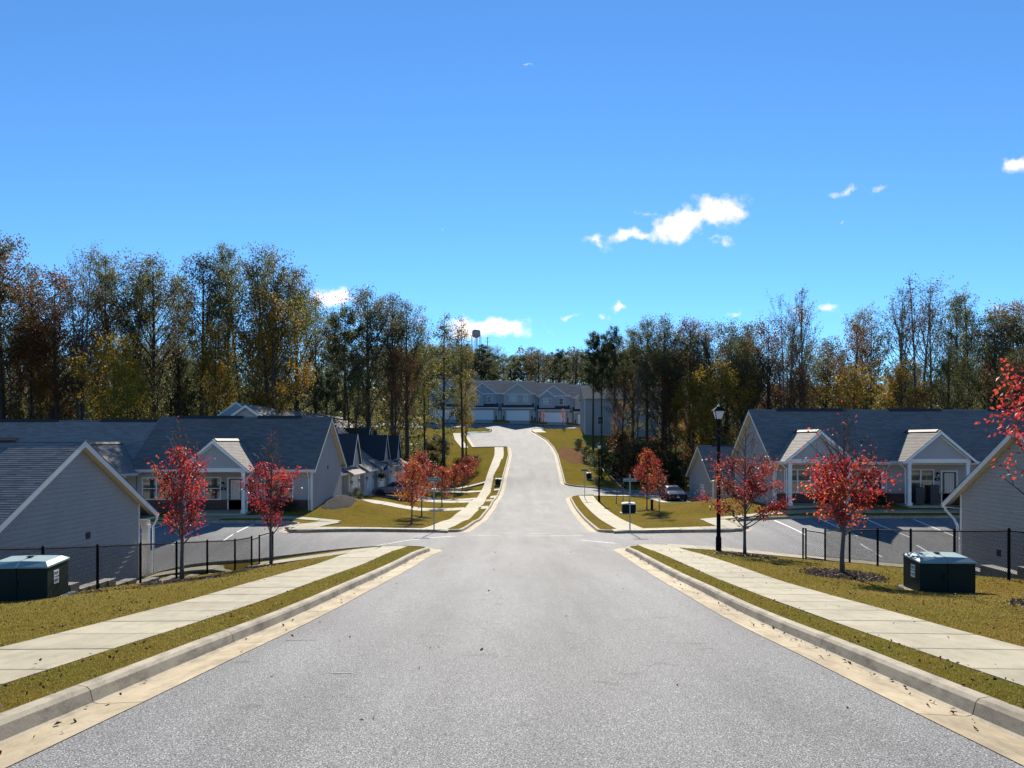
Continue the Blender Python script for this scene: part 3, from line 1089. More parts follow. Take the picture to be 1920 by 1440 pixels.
def text3d(parent, txt, loc, size, mt, M=None, rx=R(90), rzz=0.0, name='lettering', ext=.002):
    cu = bpy.data.curves.new(name, 'FONT')
    cu.body = txt; cu.size = size; cu.align_x = 'CENTER'; cu.align_y = 'CENTER'; cu.extrude = ext; cu.resolution_u = 2
    tmp = bpy.data.objects.new(name, cu)
    dg = bpy.context.evaluated_depsgraph_get()
    C.objects.link(tmp)
    dg.update()
    me = bpy.data.meshes.new_from_object(tmp.evaluated_get(dg))
    bpy.data.objects.remove(tmp); 
    T_ = Matrix.Translation(loc) @ rz(rzz) @ Matrix.Rotation(rx, 4, 'X')
    if M is not None:
        T_ = M @ T_
    me.transform(T_)
    me.materials.clear(); me.materials.append(mt)
    return link(name, me, parent)


def downspout(parent, x, y, z0, z1, M=None, side=1, back=.45, top=None):
    """from the gutter at (x, y-back, z1) back to the wall and down"""
    mb = MB()
    mb.tube([(x, y - back, z1), (x, y - back, z1 - .14), (x, y - .06, z1 - .48), (x, y - .05, z0 + .25), (x, y - .05, z0 + .12), (x, y - .25, z0 + .05)], .042, 6)
    return mb.build('downspout', MAT['trim'], parent, M)


def gable_house(name, label, loc, rot, x0, x1, D, he, pitch, oh=.45, rake=.32, base=1.3, sid='siding', group=None, near=False, plank_sides=(), front_siding=True,
                ridge_vents=(), cat='house', expo=.145, tab=.5, brick=None, fine=True, front_oh=None):
    """ridge along local x, front wall at y=0 facing -y. he: eave height at the wall plate; pitch: rise/run"""
    root = empty(name, loc, rot, label, cat, group)
    foh = oh if front_oh is None else front_oh
    rise = D / 2 * pitch
    # core walls
    w = MB()
    prof = [(0, -base), (D, -base), (D, he), (D / 2, he + rise), (0, he)]
    w.prism(prof, 'x', x0 + .02, x1 - .02)
    wall = w.build('wall', MAT[sid], root)
    # lap siding
    ex_ = .17
    def planks(xface, s):
        """gable end at x = xface, outward sign s"""
        out = []
        z = -.9 if base > 1 else -.3
        while z < he + rise - .08:
            zt = z + ex_
            def half(zz):
                return D / 2 if zz <= he else max(0, D / 2 - (zz - he) / pitch)
            h0, h1 = half(z), half(zt)
            xx0, xx1 = xface + s * .024, xface + s * .002
            mb = MB()
            a, b = D / 2 - h0, D / 2 + h0; c, e = D / 2 - h1, D / 2 + h1
            zz = z + .009
            q = [(xx0, a, zz), (xx0, b, zz), (xx1, e, zt), (xx1, c, zt)]
            lip = [(xface - s * .018, a, zz), (xface - s * .018, b, zz), (xx0, b, zz), (xx0, a, zz)]
            if s > 0:
                mb.quad(*q); mb.quad(*lip)
            else:
                mb.quad(*q[::-1]); mb.quad(*lip[::-1])
            out.append(mb)
            z = zt
        return out
    for (xf, s, single) in plank_sides:
        allm = MB()
        for mb in planks(xf, s):
            if single:
                mb.build('siding_plank', MAT[sid], wall)
            else:
                allm.add(mb.v, mb.f)
        if allm.v:
            allm.build('siding', MAT[sid], wall)
        # corner boards
        for yy in (0, D):
            cb = MB()
            cb.box(xf - .1 if s > 0 else xf - .028, xf + .028 if s > 0 else xf + .1, yy - .028 if yy == 0 else yy - .1, yy + .1 if yy == 0 else yy + .028, -base, he)
            cb.build('corner_board', MAT['trim'], root)
    if front_siding:
        mb = MB()
        z = brick if brick else -.2
        while z < he - .02:
            mb.quad((x0 + .1, -.016, z), (x1 - .1, -.016, z), (x1 - .1, -.002, min(z + ex_, he)), (x0 + .1, -.002, min(z + ex_, he)))
            mb.quad((x0 + .1, .01, z), (x1 - .1, .01, z), (x1 - .1, -.016, z), (x0 + .1, -.016, z))
            z += ex_
        mb.build('siding', MAT[sid], wall)
    if brick:
        MB().box(x0 + .11, x1 - .11, -.035, .0, -.6, brick - .02).build('brick_base', MAT['brick'], root)
        MB().box(x0 + .11, x1 - .11, -.06, .0, brick - .02, brick + .03).build('brick_cap', MAT['block'], root)
    # roof
    th = .14
    rf = MB()
    X0, X1 = x0 - rake, x1 + rake
    zr = he + rise
    rf.prism([(-foh, he - foh * pitch), (D / 2, zr), (D + oh, he - oh * pitch), (D + oh, he - oh * pitch + th), (D / 2, zr + th), (-foh, he - foh * pitch + th)], 'x', X0, X1)
    roof = rf.build('roof', MAT['shingles'], root)
    cs = 1 / math.sqrt(1 + pitch * pitch); sn = pitch * cs
    for side in (0, 1):
        o_ = foh if side == 0 else oh
        Ls = (D / 2 + o_) / cs
        if side == 0:
            fr = slope_frame((X0 - .03, -o_ - .03 * cs, he - o_ * pitch + th - .03 * sn + .003), (1, 0, 0), (0, cs, sn))
        else:
            fr = slope_frame((X1 + .03, D + o_ + .03 * cs, he - o_ * pitch + th - .03 * sn + .003), (-1, 0, 0), (0, -cs, sn))
        Wd = X1 - X0 + .06
        if near and side == 1:
            near_shingles(root, roof, fr, Wd, Ls + .03)
        else:
            if not fine:
                course_strips(Wd, Ls + .03, .25, 3.0).build('shingle_courses', MAT['shingles'], roof, fr)['kind'] = 'stuff'
            else:
                course_strips(Wd, Ls + .03, expo, tab).build('shingle_courses', MAT['shingles'], roof, fr)['kind'] = 'stuff'
    # ridge cap and vents
    rc = MB()
    rc.prism([(D / 2 - .16, zr + th - .16 * pitch + .03), (D / 2, zr + th + .045), (D / 2 + .16, zr + th - .16 * pitch + .03), (D / 2, zr + th - .02)], 'x', X0 - .03, X1 + .03)
    rc.build('ridge_cap', MAT['shingles'], roof)
    for (a, b) in ridge_vents:
        v = MB()
        v.prism([(D / 2 - .2, zr + th - .2 * pitch + .05), (D / 2 - .2, zr + th - .2 * pitch + .12), (D / 2, zr + th + .12), (D / 2 + .2, zr + th - .2 * pitch + .12), (D / 2 + .2, zr + th - .2 * pitch + .05), (D / 2, zr + th + .03)], 'x', a, b)
        v.build('ridge_vent', MAT['vent'], roof)
    # rake boards, soffits, fascia, gutters
    for xf, s in ((X0, -1), (X1, 1)):
        tr = MB()
        xo = xf + s * .012
        for (ya, yb, o_) in ((-foh, D / 2, foh), (D + oh, D / 2, oh)):
            za = he - o_ * pitch; zb = zr
            poly = [(ya, za - .10), (yb, zb - .10), (yb, zb + th - .01), (ya, za + th - .01)]
            tr.prism(poly, 'x', min(xo, xo - s * .03), max(xo, xo - s * .03))
        tr.build('rake_board', MAT['trim'], root)
    for xf, s in ((x0, -1), (x1, 1)):
        sf = MB()
        a, b = (xf - rake + .03, xf) if s < 0 else (xf, xf + rake - .03)
        for (ya, yb, o_) in ((-foh, D / 2, foh), (D + oh, D / 2, oh)):
            za = he - o_ * pitch
            pts = [(ya, za - .025), (yb, zr - .025), (yb, zr - .004), (ya, za - .004)]
            sf.prism(pts, 'x', a, b)
        sf.build('soffit', MAT['soffit'], root)
    for (ya, yb) in ((-foh + .02, 0), (D, D + oh - .02)):
        o_ = foh if ya < 0 else oh
        sf = MB()
        sf.box(X0 + .03, X1 - .03, ya, yb, he - o_ * pitch - .05, he - o_ * pitch - .02)
        sf.build('soffit', MAT['soffit'], root)
    for (ya, o_, s) in ((-foh, foh, -1), (D + oh, oh, 1)):
        gt = MB()
        ze = he - o_ * pitch
        y2 = ya + s * .12
        gt.prism([(ya, ze - .02), (y2 - s * .04, ze - .02), (y2, ze + .06), (y2, ze + .115), (y2 - s * .012, ze + .115), (y2 - s * .02, ze + .05), (ya, ze + .05)], 'x', X0, X1)
        gt.box(X0, X1, min(ya, ya + s * -.02), max(ya, ya + s * -.02), ze - .07, ze + .1)
        gt.build('gutter', MAT['trim'], root)
    return root, roof, wall


def near_shingles(root, roof, fr, Wd, Ls):
    """the nearest 300 shingles each an object; the rest joined"""
    expo, tw = .145, .36
    inv = root.matrix_world if root.matrix_world != Matrix.Identity(4) else Matrix.Translation(root.location) @ rz(root.rotation_euler.z)
    rng = random.Random(5)
    cells = []
    for i in range(int(Ls / expo)):
        x = -rng.uniform(0, tw)
        while x < Wd:
            w = tw * rng.uniform(.75, 1.3)
            a, b = max(0, x), min(Wd, x + w)
            x += w
            if b - a > .03:
                c = inv @ fr @ Vector(((a + b) / 2, i * expo, 0))
                px = 960 + 1442 * c.x / max(c.y, .5)
                py = 826 - 1442 * (c.z - EYE) / max(c.y, .5)
                cells.append(((c - CAMV).length + (0 if 0 < px < 1920 and py < 1090 else 1000), a, b, i))
    cells.sort()
    protos = []
    for t in (.0130, .0134, .0138, .0142):
        mb = MB().add([(0, 0, 0), (1, 0, 0), (1, 0, t), (0, 0, t), (1, expo * 1.35, .002), (0, expo * 1.35, .002)], [(0, 1, 2, 3), (3, 2, 4, 5), (0, 3, 5), (1, 4, 2)])
        protos.append(mb.mesh('shingle', MAT['shingles']))
    for (_, a, b, i) in cells[:300]:
        o = link('shingle', rng.choice(protos), roof)
        o.matrix_local = fr @ Matrix.Translation((a, i * expo, 0)) @ Matrix.Diagonal((b - a, 1, 1, 1))
    mb = MB()
    for (_, a, b, i) in cells[300:]:
        t = rng.choice((.0130, .0134, .0138, .0142)); y0 = i * expo; y1 = y0 + expo * 1.35
        mb.add([(a, y0, 0), (b, y0, 0), (b, y0, t), (a, y0, t), (b, y1, .002), (a, y1, .002)], [(0, 1, 2, 3), (3, 2, 4, 5), (0, 3, 5), (1, 4, 2)])
    mb.build('shingle_courses', MAT['shingles'], roof, fr)['kind'] = 'stuff'


def porch_gable(root, roof, xc, hw, yf, ze, pitch, back, he_post=0.0, posts=True, sid='siding', vent=True):
    """small cross gable over an entry: ridge along y from the front plane y=-yf back to y=back. ze: eave height"""
    zr = ze + hw * pitch
    th = .12; oh = .3
    rf = MB()
    rf.prism([(xc - hw - oh, ze - oh * pitch), (xc, zr), (xc + hw + oh, ze - oh * pitch), (xc + hw + oh, ze - oh * pitch + th), (xc, zr + th), (xc - hw - oh, ze - oh * pitch + th)], 'y', -yf - .25, back)
    pr = rf.build('porch_roof', MAT['shingles'], root)
    cs = 1 / math.sqrt(1 + pitch * pitch); sn = pitch * cs
    Ls = (hw + oh) / cs; Wd = back + yf + .28
    course_strips(Wd, Ls + .02, .145, .5).build('shingle_courses', MAT['shingles'], pr, slope_frame((xc + hw + oh + .02 * cs, -yf - .28, ze - oh * pitch + th - .02 * sn + .003), (0, 1, 0), (-cs, 0, sn)))['kind'] = 'stuff'
    course_strips(Wd, Ls + .02, .145, .5).build('shingle_courses', MAT['shingles'], pr, slope_frame((xc - hw - oh - .02 * cs, back, ze - oh * pitch + th - .02 * sn + .003), (0, -1, 0), (cs, 0, sn)))['kind'] = 'stuff'
    rc = MB()
    rc.prism([(xc - .14, zr + th - .14 * pitch + .03), (xc, zr + th + .045), (xc + .14, zr + th - .14 * pitch + .03), (xc, zr + th - .02)], 'y', -yf - .27, back)
    rc.build('ridge_cap', MAT['shingles'], pr)
    if vent:
        v = MB()
        v.prism([(xc - .17, zr + th - .17 * pitch + .04), (xc - .17, zr + th - .17 * pitch + .1), (xc, zr + th + .1), (xc + .17, zr + th - .17 * pitch + .1), (xc + .17, zr + th - .17 * pitch + .04)], 'y', -yf + .05, back - 1.0)
        v.build('ridge_vent', MAT['vent'], pr)
    gb = MB().prism([(xc - hw, ze), (xc + hw, ze), (xc, zr - .01)], 'y', -yf + .04, -yf + .2)
    gb.build('gable_panel', MAT[sid], root)
    z = ze
    sd = MB()
    while z < zr - .15:
        h0 = (zr - z) / pitch - .02; h1 = max(0, (zr - z - .17) / pitch - .02)
        sd.quad((xc - h0, -yf + .026, z), (xc + h0, -yf + .026, z), (xc + h1, -yf + .038, z + .17), (xc - h1, -yf + .038, z + .17))
        sd.quad((xc - h0, -yf + .05, z), (xc + h0, -yf + .05, z), (xc + h0, -yf + .026, z), (xc - h0, -yf + .026, z))
        z += .17
    sd.build('gable_siding', MAT[sid], root)
    tr = MB()
    for s in (-1, 1):
        for dy, wd in ((-.25, .17), (0.005, .12)):
            p = (xc + s * (hw + oh), ze - oh * pitch)
            poly = [(p[0], p[1] - .07), (xc, zr - .07 - .02), (xc, zr + th - .015), (p[0], p[1] + th - .015)] if dy < -.1 else [(xc + s * hw, ze), (xc, zr - .03), (xc, zr - .03 - wd * 1.4), (xc + s * (hw - wd * 1.6), ze)]
            tr.prism(poly if s < 0 else poly[::-1], 'y', -yf + dy - .03, -yf + dy)
    tr.build('rake_board', MAT['trim'], root)
    MB().box(xc - hw - .05, xc + hw + .05, -yf - .02, -yf + .22, ze - .24, ze).build('beam', MAT['trim'], root)
    sf = MB().box(xc - hw, xc + hw, -yf + .22, -.01, ze - .06, ze - .03)
    sf.build('porch_ceiling', MAT['soffit'], root)
    for s in (-1, 1):
        gt = MB(); xx = xc + s * (hw + oh)
        gt.box(min(xx, xx + s * .1), max(xx, xx + s * .1), -yf - .25, -.2, ze - oh * pitch - .01, ze - oh * pitch + .1)
        gt.build('gutter', MAT['trim'], root)
    if posts:
        for s in (-1, 1):
            x = xc + s * (hw - .13)
            p = MB().box(x - .1, x + .1, -yf, -yf + .2, he_post + .002, ze - .24)
            p.box(x - .14, x + .14, -yf - .04, -yf + .24, he_post, he_post + .22)
            p.box(x - .13, x + .13, -yf - .03, -yf + .23, ze - .36, ze - .241)
            p.build('porch_post', MAT['trim'], root)
            mb = MB()
            xx = xc + s * (hw + oh + .04)
            mb.tube([(xx, -yf + .35, ze - oh * pitch), (xx, -yf + .35, ze - .3), (x + s * .16, -yf + .25, ze - .62), (x + s * .16, -yf + .22, he_post + .1)], .04, 6)
            mb.build('downspout', MAT['trim'], root)
        MB().box(xc - hw, xc + hw, -yf - .1, -.01, -.5, he_post + .01).build('porch_slab', MAT['walk'], root)
    return pr


# --- the near left house (only its back roof slope and gable end show)
houseA, roofA, _ = gable_house('house', 'grey house at the left edge behind the black fence, with a blank gable wall', (-16.2, 33.4, -4.62), R(180),
                               0, 26, 9.5, 3.50, .55, oh=.5, rake=.3, plank_sides=((0, -1, True),), near=True, ridge_vents=((2.2, 22),), front_siding=False, sid='siding', front_oh=1.15, tab=.36)
MB().box(-.035, 0, 3.9, 4.2, 2.5, 2.75).build('wall_vent', MAT['vent'], houseA)
pm = MB().box(-.02, .24, -1.0, -.74, .002, 2.5)
pm.box(-.05, .27, -1.03, -.71, 0, .2); pm.box(-.05, .27, -1.03, -.71, 2.34, 2.5)
pm.build('porch_post', MAT['trim'], houseA)
MB().box(0, 25, -1.05, -.70, 2.5, 2.7).build('beam', MAT['trim'], houseA)
mb = MB().tube([(-.2, -1.25, 2.85), (-.2, -1.25, 2.7), (-.1, -1.12, 2.4), (-.1, -1.12, .1)], .05, 6); mb.build('downspout', MAT['trim'], houseA)
MB().box(0, 25, -1.2, 0, -.6, .002).build('porch_slab', MAT['walk'], houseA)
# --- the near right house
houseD, roofD, _ = gable_house('house', 'beige grey house at the right edge with white downspout on its gable corner', (19.5, 33.4, -4.4), R(180),
                               -24, 0, 8.1, 3.72, .66, oh=.5, rake=.3, plank_sides=((0, 1, True),), ridge_vents=((-22, -2),), front_siding=False, sid='siding_warm', front_oh=.9)
mb = MB().tube([(.15, -.95, 3.1), (.15, -.95, 2.95), (.1, -.35, 2.6), (.1, -.1, 2.3), (.1, -.1, .1)], .055, 6); mb.build('downspout', MAT['trim'], houseD)
MB().box(0, .03, 2.5, 2.75, 1.4, 1.65).build('wall_vent', MAT['vent'], houseD)

# --- long house behind the left parking, two stepped sections
houseB, roofB, _ = gable_house('house', 'long grey single storey house with red brick base behind the left parking lot', (-13.0, 50.0, -2.93), 0,
                               -11.4, 0, 8.4, 2.95, .74, oh=.5, plank_sides=((0, 1, False),), brick=.72, ridge_vents=((-10.5, -5.9), (-4.9, -1.8)), sid='siding')
secB, _, _ = gable_house('house_wing', None, (-11.42, 0, -.24), 0, -24, 0, 8.38, 2.95, .74, oh=.5, brick=.72, ridge_vents=((-4.5, -.6), (-12, -7.5), (-20, -15)), sid='siding')
secB.parent = houseB
for ch in list(secB.children):            # the stepped wing's pieces are parts of the same house
    for g in [ch]:
        g.parent = houseB
        g.matrix_parent_inverse = Matrix.Identity(4)
        g.location = Vector(g.location) + Vector((-11.42, 0, -.24))
bpy.data.objects.remove(secB)
porch_gable(houseB, roofB, -5.4, 1.92, 2.5, 2.86, .84, 2.6, he_post=.05)
porch_gable(houseB, roofB, -13.3, 1.92, 2.5, 2.64, .84, 2.6, he_post=-.2)
window(houseB, -2.15, .72 + .06, 2.1, 1.75, mull=2); window(houseB, -10.1, .78, 2.1, 1.75, mull=2); window(houseB, -6.45, .78, 2.12, .95)
window(houseB, -15.3, .56, 1.9, .95); window(houseB, -18.5, .56, 1.9, 1.75, mull=2)
entry_door(houseB, -4.95, .05); entry_door(houseB, -13.6, -.18)
wall_lamp(houseB, -5.75, 0, 1.75); number_plate(houseB, -5.75, -.02, 1.42, '146')
downspout(houseB, -.2, 0, -.1, 2.6); downspout(houseB, -8.2, 0, -.1, 2.6)
MB().box(.002, .03, 4.1, 4.35, 2.55, 2.8).build('wall_vent', MAT['vent'], houseB)
MB().box(-1.35, -1.05, -.03, 0, 1.38, 1.44).build('hose_bib', MAT['steel'], houseB)

# --- long house behind the right parking
houseC, roofC, _ = gable_house('house', 'long grey single storey house behind the right parking lot with two white porch gables', (17.0, 50.0, -2.5), 0,
                               0, 28, 8.4, 3.05, .735, oh=.55, plank_sides=((0, -1, False),), brick=.7, ridge_vents=((1.6, 6.5), (9.5, 13.2), (16.5, 20), (22, 26)), sid='siding')
porch_gable(houseC, roofC, 2.2, 1.95, 2.0, 2.98, .84, 3.0, he_post=.05)
porch_gable(houseC, roofC, 9.65, 1.95, 2.0, 2.98, .84, 3.0, he_post=.05)
porch_gable(houseC, roofC, 17.5, 1.95, 2.0, 2.98, .84, 3.0, he_post=.05)
window(houseC, 5.95, .8, 2.2, 2.1, mull=2); window(houseC, 9.55, .8, 2.2, 1.6, mull=2); window(houseC, 1.55, .8, 2.2, 1.6, mull=2); window(houseC, 14.2, .8, 2.2, 2.1, mull=2)
entry_door(houseC, 11.4, .06); entry_door(houseC, 3.15, .06)
wall_lamp(houseC, 10.62, 0, 1.95); number_plate(houseC, 10.62, -.02, 1.62, '152')
downspout(houseC, 7.3, 0, -.1, 2.65); downspout(houseC, .15, 0, -.1, 2.65)

# --- small house lower down behind it
houseH, _, _ = gable_house('house', 'low grey gabled house down the slope beside the dark parked car', (17.6, 67.4, -4.5), 0,
                           0, 15, 8.6, 2.85, .62, oh=.45, plank_sides=((0, -1, False),), ridge_vents=((1, 13),), sid='siding_warm')
window(houseH, 4.2, .8, 2.2, 1.6, mull=2)
downspout(houseH, .15, 8.9, 0, 2.5)
MB().box(-.04, -.005, 3.0, 4.3, 1.0, 2.1).build('wall_panel', MAT['trim'], houseH)

# --- row of garages on the left, fronts facing the street
rowE, roofE, _ = gable_house('garage_row_house', 'row of attached houses with white garage doors and tall dark gables', (-14.5, 64.6, -3.72), R(90),
                             0, 36.4, 15.6, 2.75, .70, oh=.4, plank_sides=((0, -1, False), (36.4, 1, False)), sid='siding', front_siding=False, ridge_vents=(), fine=False)


def cross_gable(root, xc, hw, yf, ze, pitch, back, sid, wall_down=0.0, vert=True, rake=.22, roof_mat='shingles'):
    zr = ze + hw * pitch; th = .12; oh = .25
    rf = MB().prism([(xc - hw - oh, ze - oh * pitch), (xc, zr), (xc + hw + oh, ze - oh * pitch), (xc + hw + oh, ze - oh * pitch + th), (xc, zr + th), (xc - hw - oh, ze - oh * pitch + th)], 'y', -yf - rake, back)
    g = rf.build('gable_roof', MAT[roof_mat], root)
    gp_ = MB().prism([(xc - hw, ze - wall_down), (xc + hw, ze - wall_down), (xc + hw, ze), (xc, zr - .01), (xc - hw, ze)], 'y', -yf, -yf + .3 if back > 0 else back)
    gw = gp_.build('gable_wall', MAT[sid], root)
    bt = MB()
    if vert:
        k = int(hw * 2 / .4)
        for j in range(1, k):
            x = xc - hw + j * 2 * hw / k
            zt = zr - abs(x - xc) * pitch - .05
            bt.box(x - .02, x + .02, -yf - .03, -yf, ze - wall_down, zt)
        bt.build('batten', MAT[sid], gw)
    tr = MB()
    for s in (-1, 1):
        p = (xc + s * (hw + oh), ze - oh * pitch)
        poly = [(p[0], p[1] - .08), (xc, zr - .08), (xc, zr + th - .01), (p[0], p[1] + th - .01)]
        tr.prism(poly if s < 0 else poly[::-1], 'y', -yf - rake - .03, -yf - rake)
    tr.build('rake_board', MAT['trim'], root)
    return g


for k, y in enumerate(UNIT_Y):
    x = y - 64.6
    # garage block stands forward of the entry recess
    b = MB().box(x - 1.9, x + 1.9, -.55, .1, -.9, 2.52)
    b.build('garage_wall', MAT['siding_pale'], rowE)
    gd = MB().box(x - 1.25, x + 1.25, -.60, -.54, .02, 2.15)
    for q in range(4):
        for p in range(4):
            gd.box(x - 1.18 + p * .6, x - .66 + p * .6, -.615, -.59, .1 + q * .52, .5 + q * .52)
    gdo = gd.build('garage_door', MAT['white_door'], rowE)
    ft = MB(); ft.box(x - 1.36, x - 1.25, -.62, -.54, .02, 2.26); ft.box(x + 1.25, x + 1.36, -.62, -.54, .02, 2.26); ft.box(x - 1.25, x + 1.25, -.62, -.54, 2.15, 2.26)
    ft.build('door_frame', MAT['trim'], gdo)
    wall_lamp(rowE, x - 1.62, -.55, 1.75); wall_lamp(rowE, x + 1.62, -.55, 1.75)
    entry_door(rowE, x + 2.9, .05, y=-.01)
    MB().box(x - 1.95, x - 1.85, -.58, -.45, -.9, 2.52).build('corner_board', MAT['trim'], rowE); MB().box(x + 1.85, x + 1.95, -.58, -.45, -.9, 2.52).build('corner_board', MAT['trim'], rowE)
    # low shed roof over garage
    sh = MB().prism([(-1.0, 2.36), (.4, 3.2), (.4, 3.36), (-1.0, 2.5)], 'x', x - 2.5, x + 2.5)
    sh.build('garage_roof', MAT['shingles'], rowE)
    MB().box(x - 2.5, x + 2.5, -1.1, -1.0, 2.36, 2.48).build('gutter', MAT['trim'], rowE)
    MB().tube([(x + 2.05, -.62, 2.4), (x + 2.05, -.62, .05)], .045, 6).build('downspout', MAT['trim'], rowE)
for (y, hw, yf, zt, back) in ((69.4, 1.75, .35, 5.85, 4.5), (86.0, 1.75, .35, 5.85, 4.5), (95.2, 1.75, .35, 5.85, 4.5),
                             (74.0, 2.6, -2.6, 6.75, 7.6), (91.5, 2.6, -2.6, 6.75, 7.6), (100.0, 1.2, -3.2, 6.7, 7.6)):
    pt = 1.35 if hw < 2 else 1.05
    cross_gable(rowE, y - 64.6, hw, yf, zt - hw * pt, pt, back, 'siding_pale', wall_down=.5, roof_mat='navy_roof')
for (x, a) in ((3, .25), (14, .05)):
    pass
# stepped roofs of the rear half of the row show above the long house
for (xa, xb, zr_, hw) in ((3.4, 10.5, 8.75, 3.2), (10.5, 16.2, 8.5, 3.2), (16.2, 23.0, 8.3, 3.2)):
    mb = MB()
    yc = 9.9; pt = .72
    mb.prism([(yc - hw, zr_ - hw * pt), (yc + hw, zr_ - hw * pt), (yc, zr_)], 'x', xa, xb)
    g = mb.build('upper_roof', MAT['shingles'], rowE)
    tr = MB()
    for s in (-1, 1):
        tr.prism([(yc + s * hw, zr_ - hw * pt - .14), (yc, zr_ - .14), (yc, zr_ + .03), (yc + s * hw, zr_ - hw * pt + .03)], 'x', xa - .06, xa - .005)
    tr.build('rake_board', MAT['trim'], rowE)
    gw = MB().prism([(yc - hw + .3, zr_ - hw * pt + .05), (yc + hw - .3, zr_ - hw * pt + .05), (yc, zr_ - .16)], 'x', xa - .02, xa)
    gw.build('gable_wall', MAT['siding'], rowE)

# --- two-storey townhouses closing the street
def townhouse(ux, zb, kind, label, sid):
    root = empty('townhouse', (ux, 172.0, zb), 0, label, 'townhouse', 'two storey townhouses at the end of the street')
    w = MB().box(-3.97, 3.97, 1.2, 12, -1.5, 6.1)
    w.prism([(1.2, 6.1), (12, 6.1), (6.6, 9.2)], 'x', -3.97, 3.97)
    w.build('wall', MAT[sid], root)
    rf = MB().prism([(.9, 5.93), (6.6, 9.25), (12.4, 5.87), (12.4, 6.02), (6.6, 9.42), (.9, 6.1)], 'x', -4.0, 4.0)
    roof = rf.build('roof', MAT['shingles'], root)
    course_strips(8.0, 6.6, .3, 2.0, (.006, .012)).build('shingle_courses', MAT['shingles'], roof, slope_frame((-4.0, .88, 6.1), (1, 0, 0), (0, .865, .503)))['kind'] = 'stuff'
    MB().box(-3.99, 3.99, .8, .92, 5.95, 6.1).build('gutter', MAT['trim'], root)
    g = MB().box(-3.35, 3.35, 0, 1.25, -1.0, 2.8)
    g.build('garage_wall', MAT['siding_warm'], root)
    for s in (-1, 1):
        MB().box(s * 3.35 - .35 if s > 0 else s * 3.35, s * 3.35 if s > 0 else s * 3.35 + .35, -.04, 0, -.5, 1.1).build('brick_base', MAT['brick'], root)
    gd = MB().box(-2.45, 2.45, -.05, .02, .03, 2.15)
    for q in range(4):
        for p in range(8):
            gd.box(-2.36 + p * .6, -1.86 + p * .6, -.066, -.04, .1 + q * .52, .5 + q * .52)
    do = gd.build('garage_door', MAT['white_door'], root)
    ft = MB(); ft.box(-2.58, -2.45, -.08, .01, 0, 2.3); ft.box(2.45, 2.58, -.08, .01, 0, 2.3); ft.box(-2.45, 2.45, -.08, .01, 2.15, 2.3); ft.build('door_frame', MAT['trim'], do)
    MB().tube([(0, -.06, 1.0), (0, -.12, 1.0)], .05, 6).build('handle', MAT['black'], do)
    sr = MB().prism([(-.4, 2.75), (1.25, 3.85), (1.25, 4.0), (-.4, 2.9)], 'x', -3.65, 3.65)
    sr.build('shed_roof', MAT['navy_roof'], root)
    MB().box(-3.65, 3.65, -.5, -.4, 2.72, 2.9).build('gutter', MAT['trim'], root)
    wall_lamp(root, -2.95, 0, 1.7); wall_lamp(root, 2.95, 0, 1.7)
    for s in (-1, 1):
        MB().tube([(s * 3.42, -.1, 2.75), (s * 3.42, -.1, .05)], .05, 5).build('downspout', MAT['trim'], root)
    if kind == 0:
        up = MB().box(-3.2, 3.2, .6, 1.4, 3.2, 6.0); up.build('upper_wall', MAT[sid], root)
        cross_gable(root, 0, 3.25, -.55, 6.05, .70, 7.5, sid, vert=False)
        MB().box(-3.3, 3.3, .52, .6, 5.92, 6.05).build('beam', MAT['trim'], root)
        window(root, -1.0, 4.25, 5.6, 1.7, y=.6, mull=2, grid=(2, 4)); window(root, 1.75, 4.25, 5.6, .85, y=.6, grid=(2, 4))
        entry_door(root, 3.72, .05, y=1.18)
    else:
        s = kind
        up = MB().box(-3.2, 3.2, .9, 1.4, 3.2, 6.0); up.build('upper_wall', MAT[sid], root)
        cross_gable(root, 0, 3.25, -.85, 6.0, .72, 7.5, sid, vert=False)
        bx = MB().box(s * 1.45 - 1.75, s * 1.45 + 1.75, .25, .95, 3.2, 5.75); bx.build('bay_wall', MAT[sid], root)
        cross_gable(root, s * 1.45, 1.8, -.2, 5.78, .75, 3.4, sid, vert=False)
        window(root, s * 1.45, 4.15, 5.4, 1.6, y=.25, mull=2, grid=(2, 4)); window(root, -s * 1.75, 4.15, 5.4, .85, y=.9, grid=(2, 4))
        entry_door(root, 3.72, .05, y=1.18, mt='white_door')
    return root


for ux, zb, kd, lb, sd_ in ((-14.7, 6.25, 0, 'blue grey townhouse half hidden by the slim trees on the left', 'siding_blue'),
                            (-6.7, 6.12, -1, 'grey townhouse with twin gables, nearest the water tower side', 'siding_blue'),
                            (1.3, 6.05, 0, 'grey townhouse with one wide gable, straight behind the end of the street', 'siding'),
                            (9.3, 5.62, -1, 'grey townhouse with stepped gables behind two small red trees', 'siding_blue'),
                            (17.3, 5.15, 0, 'beige townhouse mostly hidden behind the tall pines', 'siding_warm')):
    townhouse(ux, zb, kd, lb, sd_)

houseI, _, _ = gable_house('house', 'plain grey two storey side wall seen between the pine trunks', (13.9, 147.0, 3.6), 0, 0, 16, 9.5, 6.3, .55, plank_sides=((0, -1, False),), sid='siding', fine=False)
window(houseI, 3.0, 1.2, 2.6, 1.0); window(houseI, 8.5, 1.2, 2.6, 1.0); window(houseI, 8.5, 4.2, 5.4, 1.0)
houseJ, _, _ = gable_house('house', 'grey house deep in the woods right of the pines, roof barely visible', (36.0, 150.0, 3.8), 0, 0, 22, 9.5, 6.0, .55, sid='siding_blue', fine=False)
window(houseJ, 4.0, 1.2, 2.6, 1.0); window(houseJ, 10.5, 1.2, 2.6, 1.0)
# ------------------------------------------------------------------ trees
PI = math.pi


